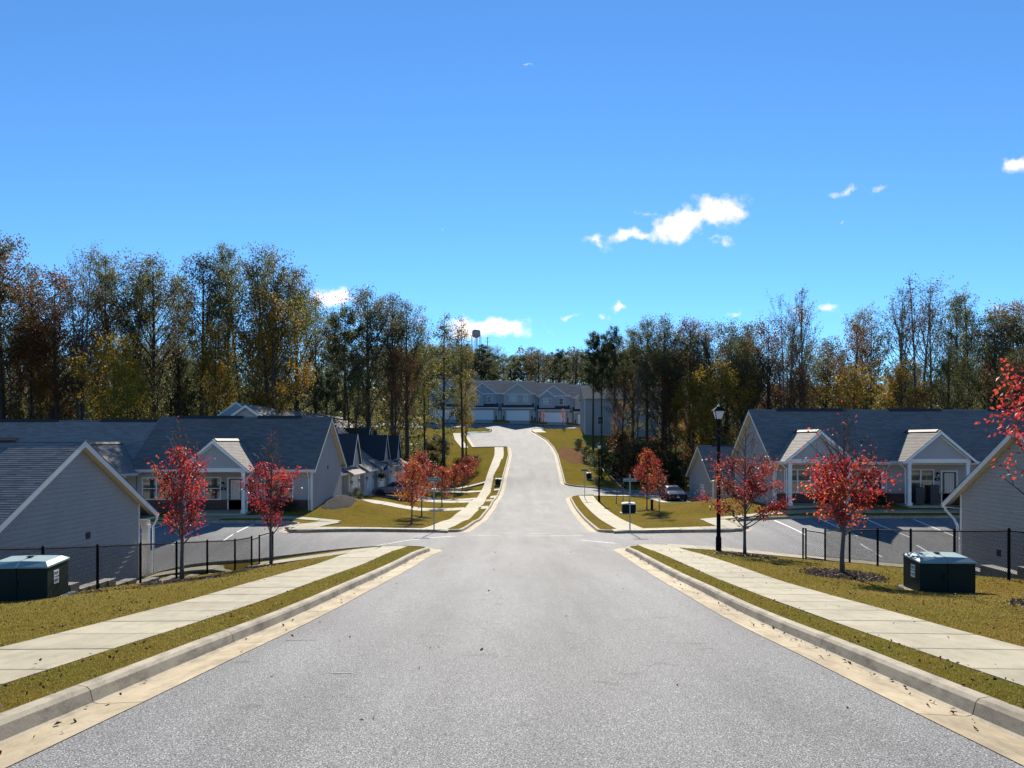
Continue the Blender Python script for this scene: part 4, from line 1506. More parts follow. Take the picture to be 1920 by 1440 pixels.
def quad_cloud(pos, size, rng, flat=.0, aspect=1.0, shape='quad'):
    """leaf cards as folded quads: (n,3) positions -> verts, faces"""
    n = len(pos)
    nrm = rng.normal(size=(n, 3)); nrm[:, 2] += flat
    nrm /= np.linalg.norm(nrm, axis=1)[:, None]
    t = rng.normal(size=(n, 3)); t -= nrm * (t * nrm).sum(1)[:, None]
    t /= np.maximum(np.linalg.norm(t, axis=1), 1e-6)[:, None]
    b = np.cross(nrm, t)
    s = (size * rng.uniform(.6, 1.35, n))[:, None] if np.isscalar(size) else size[:, None]
    a = s * .5
    fold = nrm * s * .12
    v0 = pos - t * a; v1 = pos + b * a * .62 * aspect + fold - t * a * .05; v2 = pos + t * a; v3 = pos - b * a * .62 * aspect + fold - t * a * .05
    V = np.stack([v0, v1, v2, v3], 1).reshape(-1, 3)
    F = np.arange(4 * n, dtype=np.int32).reshape(-1, 4)
    return V, F


def palette_cols(pal, wts, n, rng, jitter=.18, groups=None):
    pal = np.array(pal, float); wts = np.array(wts, float) / sum(wts)
    if groups is None:
        idx = rng.choice(len(pal), n, p=wts)
    else:
        g = rng.choice(len(pal), groups.max() + 1, p=wts)
        idx = g[groups]
        sw = rng.random(n) < .25
        idx[sw] = rng.choice(len(pal), sw.sum(), p=wts)
    c = pal[idx] * rng.uniform(1 - jitter, 1 + jitter, (n, 1)) * rng.uniform(.94, 1.06, (n, 3))
    return np.clip(c, 0, 1)


def grow(seed, H, r0, base, Rf, limbs, up, twigs, leaves, lsize, sigma, pal, wts, wander=.25, leaf_t=(0.0, 1.0), bend=.35, tw_len=.45, sides=7, fork=1, flat=0.0, limb_r=.42, top_bare=1.0, top_thin=.15, trunk_top=1.0, leaf_z=None):
    """a tree as (wood MB, leaf verts, faces, colours): H height, Rf(t) crown radius at relative height t, up: limb elevation in degrees"""
    rng = np.random.default_rng(seed)
    wood = MB()
    k = 9
    stems = []
    for f in range(fork):
        ph = rng.uniform(0, 2 * PI); lean = 0 if fork == 1 else rng.uniform(.05, .12)
        pts = []
        x = y = 0.0
        for i in range(k + 1):
            t = i / k
            x += rng.normal(0, wander * .4 / k * 3) if i else 0
            y += rng.normal(0, wander * .4 / k * 3) if i else 0
            pts.append(Vector((x + math.cos(ph) * lean * H * t ** 1.3, y + math.sin(ph) * lean * H * t ** 1.3, H * trunk_top * t * (1 if f == 0 else rng.uniform(.9, .98)))))
        rad = [r0 * (1.25 if i == 0 else 1) * (1 - i / k) ** .85 * (1 if fork == 1 else .75) + .012 * H / 20 for i in range(k + 1)]
        wood.tube(pts, rad, sides)
        stems.append((pts, rad))
    cl, cg = [], []
    lens = []
    for i in range(limbs):
        pts, rad = stems[i % fork]
        u = (i + rng.uniform(0, 1)) / limbs
        t = base + (.985 - base) * u
        q = t * k; j = min(int(q), k - 1); fr = q - j
        p0 = pts[j].lerp(pts[j + 1], fr)
        rr_ = rad[j] * (1 - fr) + rad[j + 1] * fr
        az = i * 2.399 + rng.uniform(-.6, .6)
        el = R(up + rng.uniform(-14, 14) + (1 - u) * -8)
        Lm = max(.12 * Rf(.5), Rf(t)) * rng.uniform(.75, 1.15) / max(.35, math.cos(el))
        ztop = p0.z + (H * (1.0 if u > .85 else rng.uniform(.9, .98)) - p0.z) * (.45 + .5 * u ** 1.5 + rng.uniform(0, .12))
        Lm = min(Lm, max(.2, ztop - p0.z) / max(.2, math.sin(min(1.4, max(el, .05) + bend * .22))))
        d_ = Vector((math.cos(az) * math.cos(el), math.sin(az) * math.cos(el), math.sin(el)))
        lp = [p0]
        for s in range(4):
            d_ = (d_ + Vector((rng.normal(0, .12), rng.normal(0, .12), bend * .25 + rng.normal(0, .08)))).normalized()
            lp.append(lp[-1] + d_ * Lm / 4)
        lr = max(.008 * H / 10, min(rr_ * limb_r, Lm * .028 + .01))
        lens.append(Lm)
        wood.tube(lp, [lr * (1 - .2 * s) + .003 for s in range(5)], 4, cap=False)
        for s in range(2, 5):
            cl.append(lp[s]); cg.append((i, t))
        for w in range(twigs):
            a = rng.uniform(.3, .98) * 4; j = min(int(a), 3)
            p = lp[j].lerp(lp[j + 1], a - j)
            dd = (d_ + Vector((rng.normal(0, .6), rng.normal(0, .6), rng.normal(.15, .4)))).normalized()
            tl = Lm * tw_len * rng.uniform(.5, 1.1)
            e = p + dd * tl
            m = p + dd * tl * .5 + Vector((rng.normal(0, .05), rng.normal(0, .05), .04)) * tl
            wood.tube([p, m, e], [lr * .32 + .002, lr * .22 + .002, .002 + .0004 * H], 3, cap=False)
            cl += [m, e]; cg += [(i, t)] * 2
    cl = np.array([tuple(p) for p in cl]); gi = np.array([g[0] for g in cg]); gt = np.array([g[1] for g in cg])
    lens = np.array(lens)
    wt = (lens[gi] / lens.max()) ** (1.25 if H > 8 else .9) * np.where((gt >= leaf_t[0]) & (gt <= leaf_t[1]), 1.0, top_thin)
    if leaf_z is not None:
        zf = cl[:, 2] / H
        wt = wt * np.clip((zf - leaf_z[0]) / .06, 0, 1) * np.where(zf < leaf_z[1], 1.0, np.clip(1 - (zf - leaf_z[1]) / .10, .012, 1))
    wt /= wt.sum()
    pick = rng.choice(len(cl), leaves, p=wt)
    pos = cl[pick] + rng.normal(0, sigma, (leaves, 3)) * np.array([1, 1, .8])
    pos[:, 2] = np.clip(pos[:, 2], .05 * H, H * 1.05)
    V, F = quad_cloud(pos, lsize, rng, flat)
    cols = palette_cols(pal, wts, leaves, rng, groups=gi[pick])
    return wood, V, F, cols


def species(name, trunk_mat='bark', leaf_mat='leaves', **kw):
    wood, V, F, cols = grow(**kw)
    return (wood.mesh(name + '_trunk', M[trunk_mat], smooth=True), np_mesh(name + '_crown', V, F, M[leaf_mat], cols), kw['H'])


OLIVE = [(0.119, 0.128, 0.032), (0.077, 0.098, 0.032), (0.154, 0.128, 0.035), (0.063, 0.068, 0.032)]
DARKG = [(.051, .071, .027), (.076, .093, .034), (.102, .102, .031)]
RUST = [(0.187, 0.062, 0.022), (0.137, 0.050, 0.020), (0.212, 0.100, 0.023), (0.087, 0.056, 0.023)]
YELL = [(0.281, 0.166, 0.016), (0.332, 0.204, 0.020), (0.191, 0.140, 0.020), (0.115, 0.102, 0.022)]
BROWN = [(0.126, 0.074, 0.033), (0.087, 0.061, 0.031), (0.133, 0.102, 0.031), (0.066, 0.061, 0.024)]
PINE = [(.033, .054, .024), (.048, .072, .027), (.068, .083, .027)]


def oval(rmax, peak=.6, lo=.3):
    return lambda t: rmax * max(.15, math.sin(PI * min(1, max(0, (t - lo) / (1.02 - lo))) ** (math.log(.5) / math.log(max(.05, (peak - lo) / (1.02 - lo)))))) if t > lo else rmax * .3


SP = {}
def tree_kinds():
    for v in range(3):
        SP['tulip', v] = species('tulip', seed=10 + v, H=24, r0=.30, base=.30, Rf=oval(2.9, .70, .25), limbs=44, up=60, twigs=8, leaves=8600, lsize=.18, sigma=.27, pal=OLIVE + DARKG, wts=[3, 3, 2, 2, 1, 1, 1], fork=1 + (v == 2))
        SP['oak', v] = species('oak', seed=20 + v, H=21, r0=.36, base=.22, Rf=oval(4.3, .62, .12), limbs=46, up=50, twigs=8, leaves=13000, lsize=.19, sigma=.34, pal=OLIVE + BROWN, wts=[3, 3, 2, 3, 2, 2, 1, 2], fork=1 + (v == 1))
    for v in range(2):
        SP['rust', v] = species('rust', seed=30 + v, H=20, r0=.33, base=.25, Rf=oval(4.6, .58, .15), limbs=36, up=46, twigs=8, leaves=9000, lsize=.20, sigma=.32, pal=RUST + BROWN, wts=[3, 3, 3, 1, 1, 1, 1, 1], fork=1 + v)
        SP['yellow', v] = species('yellow', seed=40 + v, H=14, r0=.2, base=.2, Rf=oval(3.3, .55, .1), limbs=30, up=40, twigs=7, leaves=6800, lsize=.20, sigma=.3, pal=YELL, wts=[3, 2, 3, 2])
        SP['bare', v] = species('bare', seed=50 + v, H=24, r0=.27, base=.34, Rf=oval(3.4, .75, .3), limbs=42, up=66, twigs=9, leaves=1900, lsize=.18, sigma=.18, pal=BROWN + OLIVE[:2], wts=[2, 2, 2, 1, 1, 1], trunk_mat='bark_pale', tw_len=.5, fork=1 + v * 2)
        SP['pine', v] = species('pine', seed=60 + v, H=22, r0=.26, base=.52, Rf=oval(3.0, .72, .46), limbs=30, up=14, twigs=6, leaves=13000, lsize=.2, sigma=.26, pal=PINE, wts=[3, 3, 1], bend=.5, tw_len=.35)
        SP['slim', v] = species('slim', seed=70 + v, H=19, r0=.16, base=.2, Rf=oval(1.9, .5, .1), limbs=34, up=48, twigs=4, leaves=5200, lsize=.18, sigma=.24, pal=OLIVE + YELL[2:], wts=[4, 2, 3, 1, 2, 2])
        SP['shrub', v] = species('shrub', seed=80 + v, H=5, r0=.06, base=.05, Rf=oval(2.1, .5, -.1), limbs=30, up=45, twigs=6, leaves=2600, lsize=.24, sigma=.35, pal=OLIVE + BROWN + YELL[2:], wts=[2, 2, 2, 2, 1, 1, 1, 1, 1, 1], fork=3)
        SP['redshrub', v] = species('redshrub', seed=85 + v, H=5, r0=.06, base=.05, Rf=oval(2.0, .5, -.1), limbs=30, up=50, twigs=6, leaves=1700, lsize=.22, sigma=.35, pal=[(.13, .035, .018), (.09, .04, .02), (.12, .06, .02), (.07, .05, .02)], wts=[2, 2, 2, 2], fork=3)
    SP['evergreen', 0] = species('evergreen', seed=90, H=6, r0=.12, base=.04, Rf=oval(2.3, .4, -.2), limbs=44, up=24, twigs=6, leaves=5000, lsize=.22, sigma=.3, pal=PINE, wts=[3, 2, 1])


tree_kinds()


def plant_tree(kind, v, x, y, h, wf, name, label, cat, group, seed, zoff=-.12):
    tm, cm, H = SP[kind, v]
    rng = random.Random(seed)
    o = empty(name, (x, y, L(x, y) + zoff), rng.uniform(0, 2 * PI), label, cat, group)
    s = h / H
    o.scale = (s * wf, s * wf, s)
    link('trunk', tm, o); link('crown', cm, o)
    return o


# px of the trunk, y of the top (photo pixels), distance, kind, width
SKY_TREES = [
    (-60, 430, 62, 'oak', 0, 1.0), (8, 432, 66, 'rust', 1, .85), (62, 505, 78, 'bare', 0, 1.1), (98, 520, 74, 'rust', 0, 1.0), (152, 478, 70, 'bare', 1, .8),
    (196, 482, 84, 'tulip', 0, .9), (238, 474, 82, 'tulip', 2, 1.0), (288, 488, 80, 'oak', 0, .85), (335, 540, 92, 'tulip', 1, .8), (378, 482, 78, 'tulip', 1, 1.05), (428, 470, 80, 'tulip', 0, .85),
    (462, 468, 84, 'tulip', 2, .85), (512, 474, 76, 'oak', 1, .9), (556, 508, 82, 'oak', 2, .8), (592, 560, 96, 'tulip', 0, .9), (646, 575, 100, 'pine', 0, 1.0), (690, 548, 98, 'oak', 0, 1.0),
    (735, 556, 104, 'tulip', 1, 1.0), (764, 572, 106, 'oak', 2, .8), (797, 618, 112, 'slim', 0, .85), (832, 588, 110, 'slim', 1, 1.25), (868, 592, 113, 'slim', 0, 1.0),
    (1112, 622, 118, 'pine', 0, .85), (1128, 628, 116, 'pine', 1, .7), (1152, 612, 114, 'pine', 1, .75), (1186, 622, 112, 'oak', 2, .8), (1213, 602, 108, 'tulip', 0, 1.05), (1246, 598, 106, 'oak', 0, .85),
    (1292, 604, 104, 'rust', 0, .8), (1352, 606, 98, 'oak', 1, 1.15), (1402, 612, 100, 'oak', 2, 1.0), (1442, 602, 96, 'rust', 1, .8), (1474, 556, 88, 'bare', 1, .75), (1503, 546, 92, 'bare', 0, .8),
    (1552, 640, 104, 'oak', 0, .9), (1596, 596, 90, 'rust', 1, .75), (1632, 582, 94, 'tulip', 2, .85), (1690, 545, 86, 'bare', 0, .9), (1722, 526, 88, 'bare', 1, 1.15), (1744, 544, 92, 'bare', 0, .95),
    (1792, 560, 90, 'tulip', 1, .8), (1822, 548, 92, 'tulip', 2, .9), (1862, 588, 84, 'oak', 1, .9), (1900, 574, 90, 'rust', 0, .9), (1942, 590, 82, 'oak', 2, 1.0), (2010, 560, 84, 'tulip', 0, 1.0), (-130, 440, 70, 'oak', 0, 1.0)]
KIND_WORDS = {
    'tulip': ('tall tree with a thin olive crown', 'tall_tree'), 'oak': ('broad olive brown tree', 'broad_tree'), 'rust': ('rust orange autumn tree', 'autumn_tree'), 'bare': ('tall nearly bare tree', 'bare_tree'),
    'pine': ('dark pine with a long bare trunk', 'pine_tree'), 'slim': ('slim young tree leafed to the ground', 'slim_tree'), 'yellow': ('golden yellow tree', 'yellow_tree')}
ORD = ['leftmost', 'second', 'third', 'fourth', 'fifth', 'sixth', 'seventh', 'eighth', 'ninth', 'tenth', 'eleventh', 'twelfth']
MID_TREES = [(214, 632, 66, 'yellow', 0, 1.0), (238, 690, 64, 'yellow', 1, .9), (512, 556, 72, 'yellow', 1, .75), (110, 560, 68, 'rust', 1, .8), (60, 590, 70, 'yellow', 0, .8), (405, 610, 74, 'yellow', 0, .7),
             (660, 650, 86, 'oak', 1, .8), (740, 660, 96, 'rust', 0, .7), (874, 700, 122, 'yellow', 1, .6), (1350, 680, 90, 'yellow', 0, 1.0), (1300, 700, 96, 'yellow', 1, .8), (1600, 690, 80, 'yellow', 0, 1.0),
             (1500, 690, 84, 'rust', 0, .7), (1390, 640, 92, 'oak', 0, .7), (1690, 680, 78, 'yellow', 1, .8), (1780, 650, 80, 'oak', 2, .8), (1260, 690, 100, 'rust', 1, .7), (1905, 660, 74, 'oak', 0, .7)]
cnt = {}
for lst, where in ((SKY_TREES, 'top'), (MID_TREES, 'mid')):
    for n_, (px, py, Y, kind, v, wf) in enumerate(sorted(lst, key=lambda q: q[0])):
        x = (px - 960) / 1442 * Y
        z0 = L(x, Y) - .12
        h = EYE + (826 - py) / 1442 * Y - z0
        side = 'left' if px < 960 else 'right'
        w, nm = KIND_WORDS[kind]
        key = (side, kind, where)
        i = cnt[key] = cnt.get(key, -1) + 1
        loc = f'on the {side} skyline' if where == 'top' else f'below the {side} skyline'
        o_ = ORD[min(i, 11)]
        plant_tree(kind, v, x, Y, h, wf, nm, f'{w}, {o_} such from the left {loc}', 'tree', f'trees of the wood on the {side}', int(px * 7 + Y))

def shrub_place(px, Y):
    if px < 200: return 'behind the left end of the long left house'
    if px < 430: return 'behind the porch gable of the long left house'
    if px < 780: return 'in the wood behind the garage row'
    if px < 960: return 'between the slim trees left of the townhouses'
    if px < 1260: return 'under the tall pines'
    if px < 1430: return 'between the trunks behind the low right house'
    if px < 1650: return 'behind the first porch gable of the long right house'
    return 'behind the second porch gable of the long right house'


rng1 = random.Random(31)
for k in range(30):
    left = k < 16
    px = rng1.uniform(-40, 640) if left else rng1.uniform(1170, 1960)
    Y = rng1.uniform(72, 98) if left else rng1.uniform(96, 106)
    if left and px > 380: Y = rng1.uniform(104, 116)
    x = (px - 960) / 1442 * Y
    top = rng1.uniform(530, 640) if left else rng1.uniform(615, 690)
    if left and px > 520: top += 40
    if left and -31 < x < -13 and Y < 104: continue
    kind = rng1.choice(['tulip', 'bare', 'bare'] if left else ['bare', 'tulip', 'bare'])
    w, nm = KIND_WORDS[kind]
    z0 = L(x, Y) - .12
    spot = shrub_place(px, Y)
    plant_tree(kind, rng1.randrange(2), x, Y, EYE + (826 - top) / 1442 * Y - z0, rng1.uniform(.6, .85), nm, f'lower {w.split(" with")[0].split(" leafed")[0]} {spot}', 'tree', f'trees of middle height in the {"left" if left else "right"} wood', 700 + k)

rng0 = random.Random(11)
for k in range(66):
    px = rng0.uniform(-120, 880) if k < 36 else rng0.uniform(1130, 2050)
    left = px < 960
    Y = rng0.uniform(92, 122) if left else rng0.uniform(98, 132)
    if left and px > 620: Y = rng0.uniform(112, 140)
    x = (px - 960) / 1442 * Y
    if (left and x > -9.5) or (not left and (x < 15.5 or 12 < x < 60 and 143 < Y < 160)):
        continue
    kind = rng0.choice(['tulip', 'oak', 'oak', 'rust', 'tulip', 'pine'])
    v = rng0.randrange(2)
    plant_tree(kind, v, x, Y, rng0.uniform(13, 18), rng0.uniform(.8, 1.1), 'woodland_tree', f'shaded {KIND_WORDS[kind][0].split(" with")[0]} deep in the {"left" if left else "right"} wood, mostly hidden', 'tree', f'trees deep in the {"left" if left else "right"} wood', k)

# far wooded rise behind the townhouses
for k in range(52):
    px = 700 + k * 11.5 + rng0.uniform(-8, 8)
    Y = rng0.uniform(205, 245)
    x = (px - 960) / 1442 * Y
    top = 658 + rng0.uniform(-7, 12) - (6 if px < 910 else 0)
    z0 = L(x, Y) - .2
    kind = rng0.choice(['oak', 'oak', 'tulip', 'pine', 'oak'])
    plant_tree(kind, rng0.randrange(2), x, Y, EYE + (826 - top) / 1442 * Y - z0, 1.25, 'distant_tree', f'{KIND_WORDS[kind][0].split(" with")[0]} on the {"left" if px < 900 else "right" if px > 1080 else "middle"} of the rise behind the townhouses', 'tree', 'trees on the rise behind the townhouses', 500 + k)

# shrubs at the wood's edge
SHRUBS = []
for k in range(46):
    px = rng0.uniform(-60, 760)
    Y = rng0.uniform(62.5, 66) if px < 420 else rng0.uniform(104, 112)
    SHRUBS.append((px, Y, 'shrub', rng0.uniform(3, 6.5)))
for k in range(12):
    SHRUBS.append((rng0.uniform(790, 905), rng0.uniform(109, 122), 'shrub', rng0.uniform(2, 4)))
for k in range(34):
    px = rng0.uniform(1140, 1420); Y = rng0.uniform(98, 122)
    SHRUBS.append((px, Y, rng0.choice(['redshrub', 'shrub', 'redshrub']), rng0.uniform(2.5, 6)))
for k in range(34):
    SHRUBS.append((rng0.uniform(1400, 1990), rng0.uniform(64, 72) if k % 2 else rng0.uniform(78, 92), 'shrub', rng0.uniform(3.5, 7)))
nn = 0
SHRUBS_END = None
for (px, Y, kind, h) in SHRUBS:
    x = (px - 960) / 1442 * Y
    if px < 960 and 64 < Y < 103 and -31 < x < -13: continue
    if 16 < x < 46 and Y < 78 and px < 1470: continue
    if x > 0 and 80 < Y < 93: Y = 95
    if px > 960 and x < 14.6: continue
    if px < 960 and x > -9: continue
    plant_tree(kind, nn % 2, x, Y, h, 1.0, 'woodland_shrub', ('tall ' if h > 4.6 else 'low ') + ('leafy olive shrub' if kind == 'shrub' else 'thin reddish shrub') + ' ' + shrub_place(px, Y), 'shrub', f'shrubs along the {"left" if px < 960 else "right"} wood', nn)
    nn += 1
for i, (px, Y, h, w, lb) in enumerate(((1128, 100, 3.9, 1.2, 'big dark evergreen bush behind the far lamp post'), (1155, 103, 3.4, 1.1, 'dark evergreen bush right of the far lamp post'), (1195, 104, 3.0, 1.1, 'dark evergreen bush behind the black picket fence'),
                                      (1272, 96, 3.6, 1.3, 'wide dark evergreen hedge bush behind the dark parked car'), (1250, 97, 2.6, 1.0, 'low dark bush beside the dark parked car'), (1100, 117, 2.2, 1.2, 'grey green scrubby bush at the top of the bare bank'),
                                      (1085, 128, 1.8, 1.4, 'low scrubby bush on the right bank'), (1448, 94, 9, .9, 'tall dark ivy covered tree left of the right long house roof'), (1318, 112, 7, .8, 'tall dark evergreen between the trunks right of the pines'))):
    plant_tree('evergreen', 0, (px - 960) / 1442 * Y, Y, h, w, 'evergreen_bush', lb, 'bush', 'evergreen bushes', 900 + i)
# scrub at the end of the left row of maples
for i, (px, Y, h, lb) in enumerate(((876, 104, 2.7, 'dark scrubby bush behind the farthest left red tree'), (893, 106, 2.2, 'grey scrubby bush left of the far walk'), (860, 103, 2.6, 'low tangled bush behind the red row'))):
    plant_tree('redshrub', i % 2, (px - 960) / 1442 * Y, Y, h, 1.2, 'scrub_bush', lb, 'bush', None, 950 + i)


def leaf_mass(name, n, fx, size, pal, wts, seed, kind='stuff'):
    rng = np.random.default_rng(seed)
    pos = fx(rng, n)
    V, F = quad_cloud(pos, size, rng)
    o = link(name, np_mesh(name, V, F, M['leaves'], palette_cols(pal, wts, n, rng, .3)))
    return tag(o, kind=kind)


def band(pxa, pxb, ya, yb, h):
    def f(rng, n):
        Y = rng.uniform(ya, yb, n)
        px = rng.uniform(pxa, pxb, n)
        x = (px - 960) / 1442 * Y
        z = Ln(x, Y)
        cl = .55 + .45 * np.sin(x * .5) * np.sin(x * .17 + 1)
        return np.column_stack([x, Y, z + rng.random(n) ** 1.2 * h * (.5 + .5 * cl)])
    return f


leaf_mass('far_woods', 26000, band(-150, 800, 122, 150, 15), .55, OLIVE + BROWN + DARKG, [2, 2, 1, 2, 1, 1, 1, 1, 2, 2, 2], 1)
leaf_mass('far_woods', 32000, band(1290, 2080, 122, 140, 16), .55, OLIVE + BROWN + DARKG, [2, 2, 1, 2, 1, 1, 1, 1, 2, 2, 2], 2)
leaf_mass('far_woods', 30000, band(560, 1420, 228, 262, 20), .6, OLIVE + DARKG, [2, 2, 1, 2, 2, 2, 2], 3)
leaf_mass('far_woods', 26000, band(560, 1420, 262, 300, 22), .9, OLIVE + DARKG, [2, 2, 1, 2, 2, 2, 2], 9)
leaf_mass('undergrowth', 9000, band(-120, 420, 63, 70, 3.2), .26, OLIVE + BROWN, [2, 2, 1, 2, 1, 1, 1, 1], 4)
leaf_mass('far_woods', 46000, band(-150, 640, 100, 122, 18), .4, OLIVE + BROWN + DARKG, [2, 2, 1, 2, 1, 1, 1, 1, 3, 3, 2], 8)
leaf_mass('undergrowth', 11000, band(1165, 1420, 98, 125, 3.0), .24, BROWN + RUST[:2], [2, 2, 1, 2, 1, 1], 5)
leaf_mass('undergrowth', 9000, band(1440, 2060, 80, 95, 4.5), .28, OLIVE + BROWN + YELL[2:], [2, 2, 1, 2, 1, 1, 1, 1, 1, 1], 6)
leaf_mass('undergrowth', 6000, band(600, 830, 104, 122, 3.0), .28, OLIVE + BROWN, [2, 2, 1, 2, 1, 1, 1, 1], 7)

# ------------------------------------------------------------------ the red street maples
REDS = [(.34, .020, .022), (.26, .015, .022), (.40, .036, .022), (.17, .012, .020), (.40, .055, .02)]
CRIMSON = [(.33, .021, .022), (.25, .015, .020), (.39, .038, .022), (.18, .012, .018)]
DKRED = [(.24, .018, .018), (.17, .014, .016), (.30, .036, .018), (.20, .040, .018), (.11, .025, .018)]
ORED = [(.32, .060, .018), (.24, .035, .018), (.38, .095, .020), (.17, .03, .02)]


def maple_mesh(name, seed, H, Rm, leaves, lsize, pal, wts, leaf_t, r0=.055, limbs=22, up=52, base=.26, twigs=5, lo=.2, top_thin=.03, sigma=.13, peak=.42, leaf_z=None):
    wood, V, F, cols = grow(seed=seed, H=H, r0=r0, base=base, Rf=oval(Rm, peak, lo), limbs=limbs, up=up, twigs=twigs, leaves=leaves, lsize=lsize, sigma=sigma, pal=pal, wts=wts, wander=.12, leaf_t=leaf_t, bend=.45, tw_len=.42, top_thin=top_thin, leaf_z=leaf_z)
    return wood.mesh(name + '_trunk', M['bark_pale'], smooth=True), np_mesh(name + '_crown', V, F, M['maple'], cols)


def mulch(x, y, r, seed, label_name='mulch_bed'):
    rng = np.random.default_rng(seed)
    rings, seg_ = 6, 26
    V = [(x, y, L(x, y) + .07)]; F = []
    for i in range(1, rings + 1):
        for k in range(seg_):
            a = 2 * PI * k / seg_
            q = r * i / rings * (1 + .14 * math.sin(3 * a + seed) * i / rings + (rng.normal(0, .05) if i == rings else 0))
            px, py = x + q * math.cos(a), y + q * math.sin(a)
            V.append((px, py, L(px, py) + (.07 * (1 - (i / rings) ** 2) + rng.normal(0, .008) + .012 if i < rings else -.02)))
    for k in range(seg_):
        F.append((0, 1 + k, 1 + (k + 1) % seg_))
    for i in range(rings - 1):
        for k in range(seg_):
            a, b = 1 + i * seg_ + k, 1 + i * seg_ + (k + 1) % seg_
            F += [(a, a + seg_, b + seg_), (a, b + seg_, b)]
    o = link(label_name, np_mesh(label_name, V, np.array(F), M['mulch'], smooth=True))
    tag(o, kind='structure')
    if y > 40:
        return
    n = int(420 * r * r)
    rad = r * 1.12 * np.sqrt(rng.random(n)); a = rng.uniform(0, 2 * PI, n)
    X, Y = x + rad * np.cos(a), y + rad * np.sin(a)
    Z = Ln(X, Y) + .055 * (1 - (rad / r / 1.12) ** 2) + .025
    VV, FF = quad_cloud(np.column_stack([X, Y, Z]), .09 if y < 40 else .14, rng, flat=.8)
    c = palette_cols([(.10, .07, .055), (.055, .04, .035), (.15, .11, .085), (.08, .045, .035)], [2, 3, 1, 1], n, rng, .3)
    ch = link('bark_chips', np_mesh('bark_chips', VV, FF, M['litter'], c), o)
    ch['kind'] = 'stuff'


MAPLES = [  # x, y, H, crown radius, leaves, leaf size, palette, (leafed part), label
    (-9.78, 22.8, 4.85, .74, 2300, .088, REDS, (.28, .74), 'bright red young maple beside the left fence, bare twigs at its top', 'bright'),
    (-9.05, 28.9, 5.2, .86, 2200, .092, CRIMSON, (.28, .70), 'dark red young maple at the far end of the left fence', 'bright'),
    (8.72, 28.8, 4.95, 1.42, 3900, .088, DKRED, (.17, .68), 'wide wine red young maple right beside the near lamp post', 'wide'),
    (8.85, 20.6, 4.55, 1.12, 3500, .088, REDS, (.27, .62), 'bright red young maple left of the right green transformer', 'bright'),
    (9.95, 13.3, 4.9, 1.95, 4400, .085, REDS, (.42, 1.0), 'red maple at the right edge, only its outer leaves in view', 'bright'),
    (-6.25, 47.7, 3.95, .95, 2800, .10, ORED, (0, 1), 'orange red round tree, front of the left row beside the street sign', 'full'),
    (-6.7, 57, 4.75, 1.45, 3200, .11, DKRED, (0, 1), 'tall dark red tree, second of the left row', 'full'),
    (-6.45, 71, 3.5, 1.15, 1900, .12, DKRED + ORED[:2], (0, 1), 'red tree right behind the left street sign post', 'full'),
    (-6.3, 85, 3.5, 1.2, 1700, .13, ORED + DKRED[:2], (0, 1), 'small dark red tree, fourth of the left row', 'full'),
    (-5.85, 91, 3.3, 1.2, 1500, .13, DKRED, (0, 1), 'small dark red tree, fifth of the left row', 'full'),
    (-5.5, 97, 3.6, 1.5, 1500, .14, DKRED, (0, 1), 'small dull red tree at the far end of the left row', 'full'),
    (10.7, 61, 4.85, 1.05, 3000, .11, ORED + REDS[:2], (0, 1), 'tall narrow orange red tree behind the right lawn transformer', 'full'),
    (10.1, 52.6, 3.5, .8, 560, .10, DKRED, (0, 1), 'thin red tree in front of the dark parked car', 'thin'),
    (6.55, 160, 3.4, .5, 420, .13, [(.26, .075, .05), (.22, .055, .04)], (0, 1), 'small pinkish red tree, left one in front of the townhouse garage', 'full'),
    (10.6, 160, 3.9, .5, 420, .13, [(.28, .055, .03), (.22, .04, .03)], (0, 1), 'small bright red tree, right one in front of the townhouse garage', 'full')]
for i, (x, y, H, rm, nl, ls, pal, lt, lab, style) in enumerate(MAPLES):
    kw = dict(r0=.06, limbs=44, up=52, base=.22, lo=.10, peak=.42, top_thin=.012, sigma=.11, twigs=6)
    if style == 'wide': kw.update(up=36, limbs=44, base=.2, lo=.06, peak=.36)
    if style == 'full': kw.update(r0=.05, limbs=26, up=50, base=.24, lo=.2, top_thin=1, sigma=.17, peak=.5)
    if style == 'thin': kw.update(r0=.04, limbs=16, up=50, base=.3, lo=.2, sigma=.15)
    if style in ('bright', 'wide'): kw.update(leaf_z=lt, top_thin=1)
    tm, cm = maple_mesh('maple', 200 + i, H, rm, nl, ls, pal, [1] * len(pal), (0, 1), **kw)
    o = empty('red_maple', (x, y, L(x, y) - .03), 0, lab, 'tree', 'red maples along the street')
    link('trunk', tm, o); link('crown', cm, o)
    if y < 70:
        mulch(x, y, 1.05 if y < 40 else .95, i)
for i, (x, y, h, lab) in enumerate(((9.7, 71.5, 3.2, 'leafless sapling right of the far lamp post'), (10.6, 73.5, 2.4, 'short leafless sapling with forked branches behind the right street sign'))):
    tm, cm = maple_mesh('sapling', 260 + i, h, .6, 20, .08, BROWN, [1] * 4, (0, 1), r0=.035, limbs=10, up=58, base=.4, lo=.3)
    o = empty('sapling', (x, y, L(x, y) - .03), 0, lab, 'tree')
    link('trunk', tm, o); link('crown', cm, o)
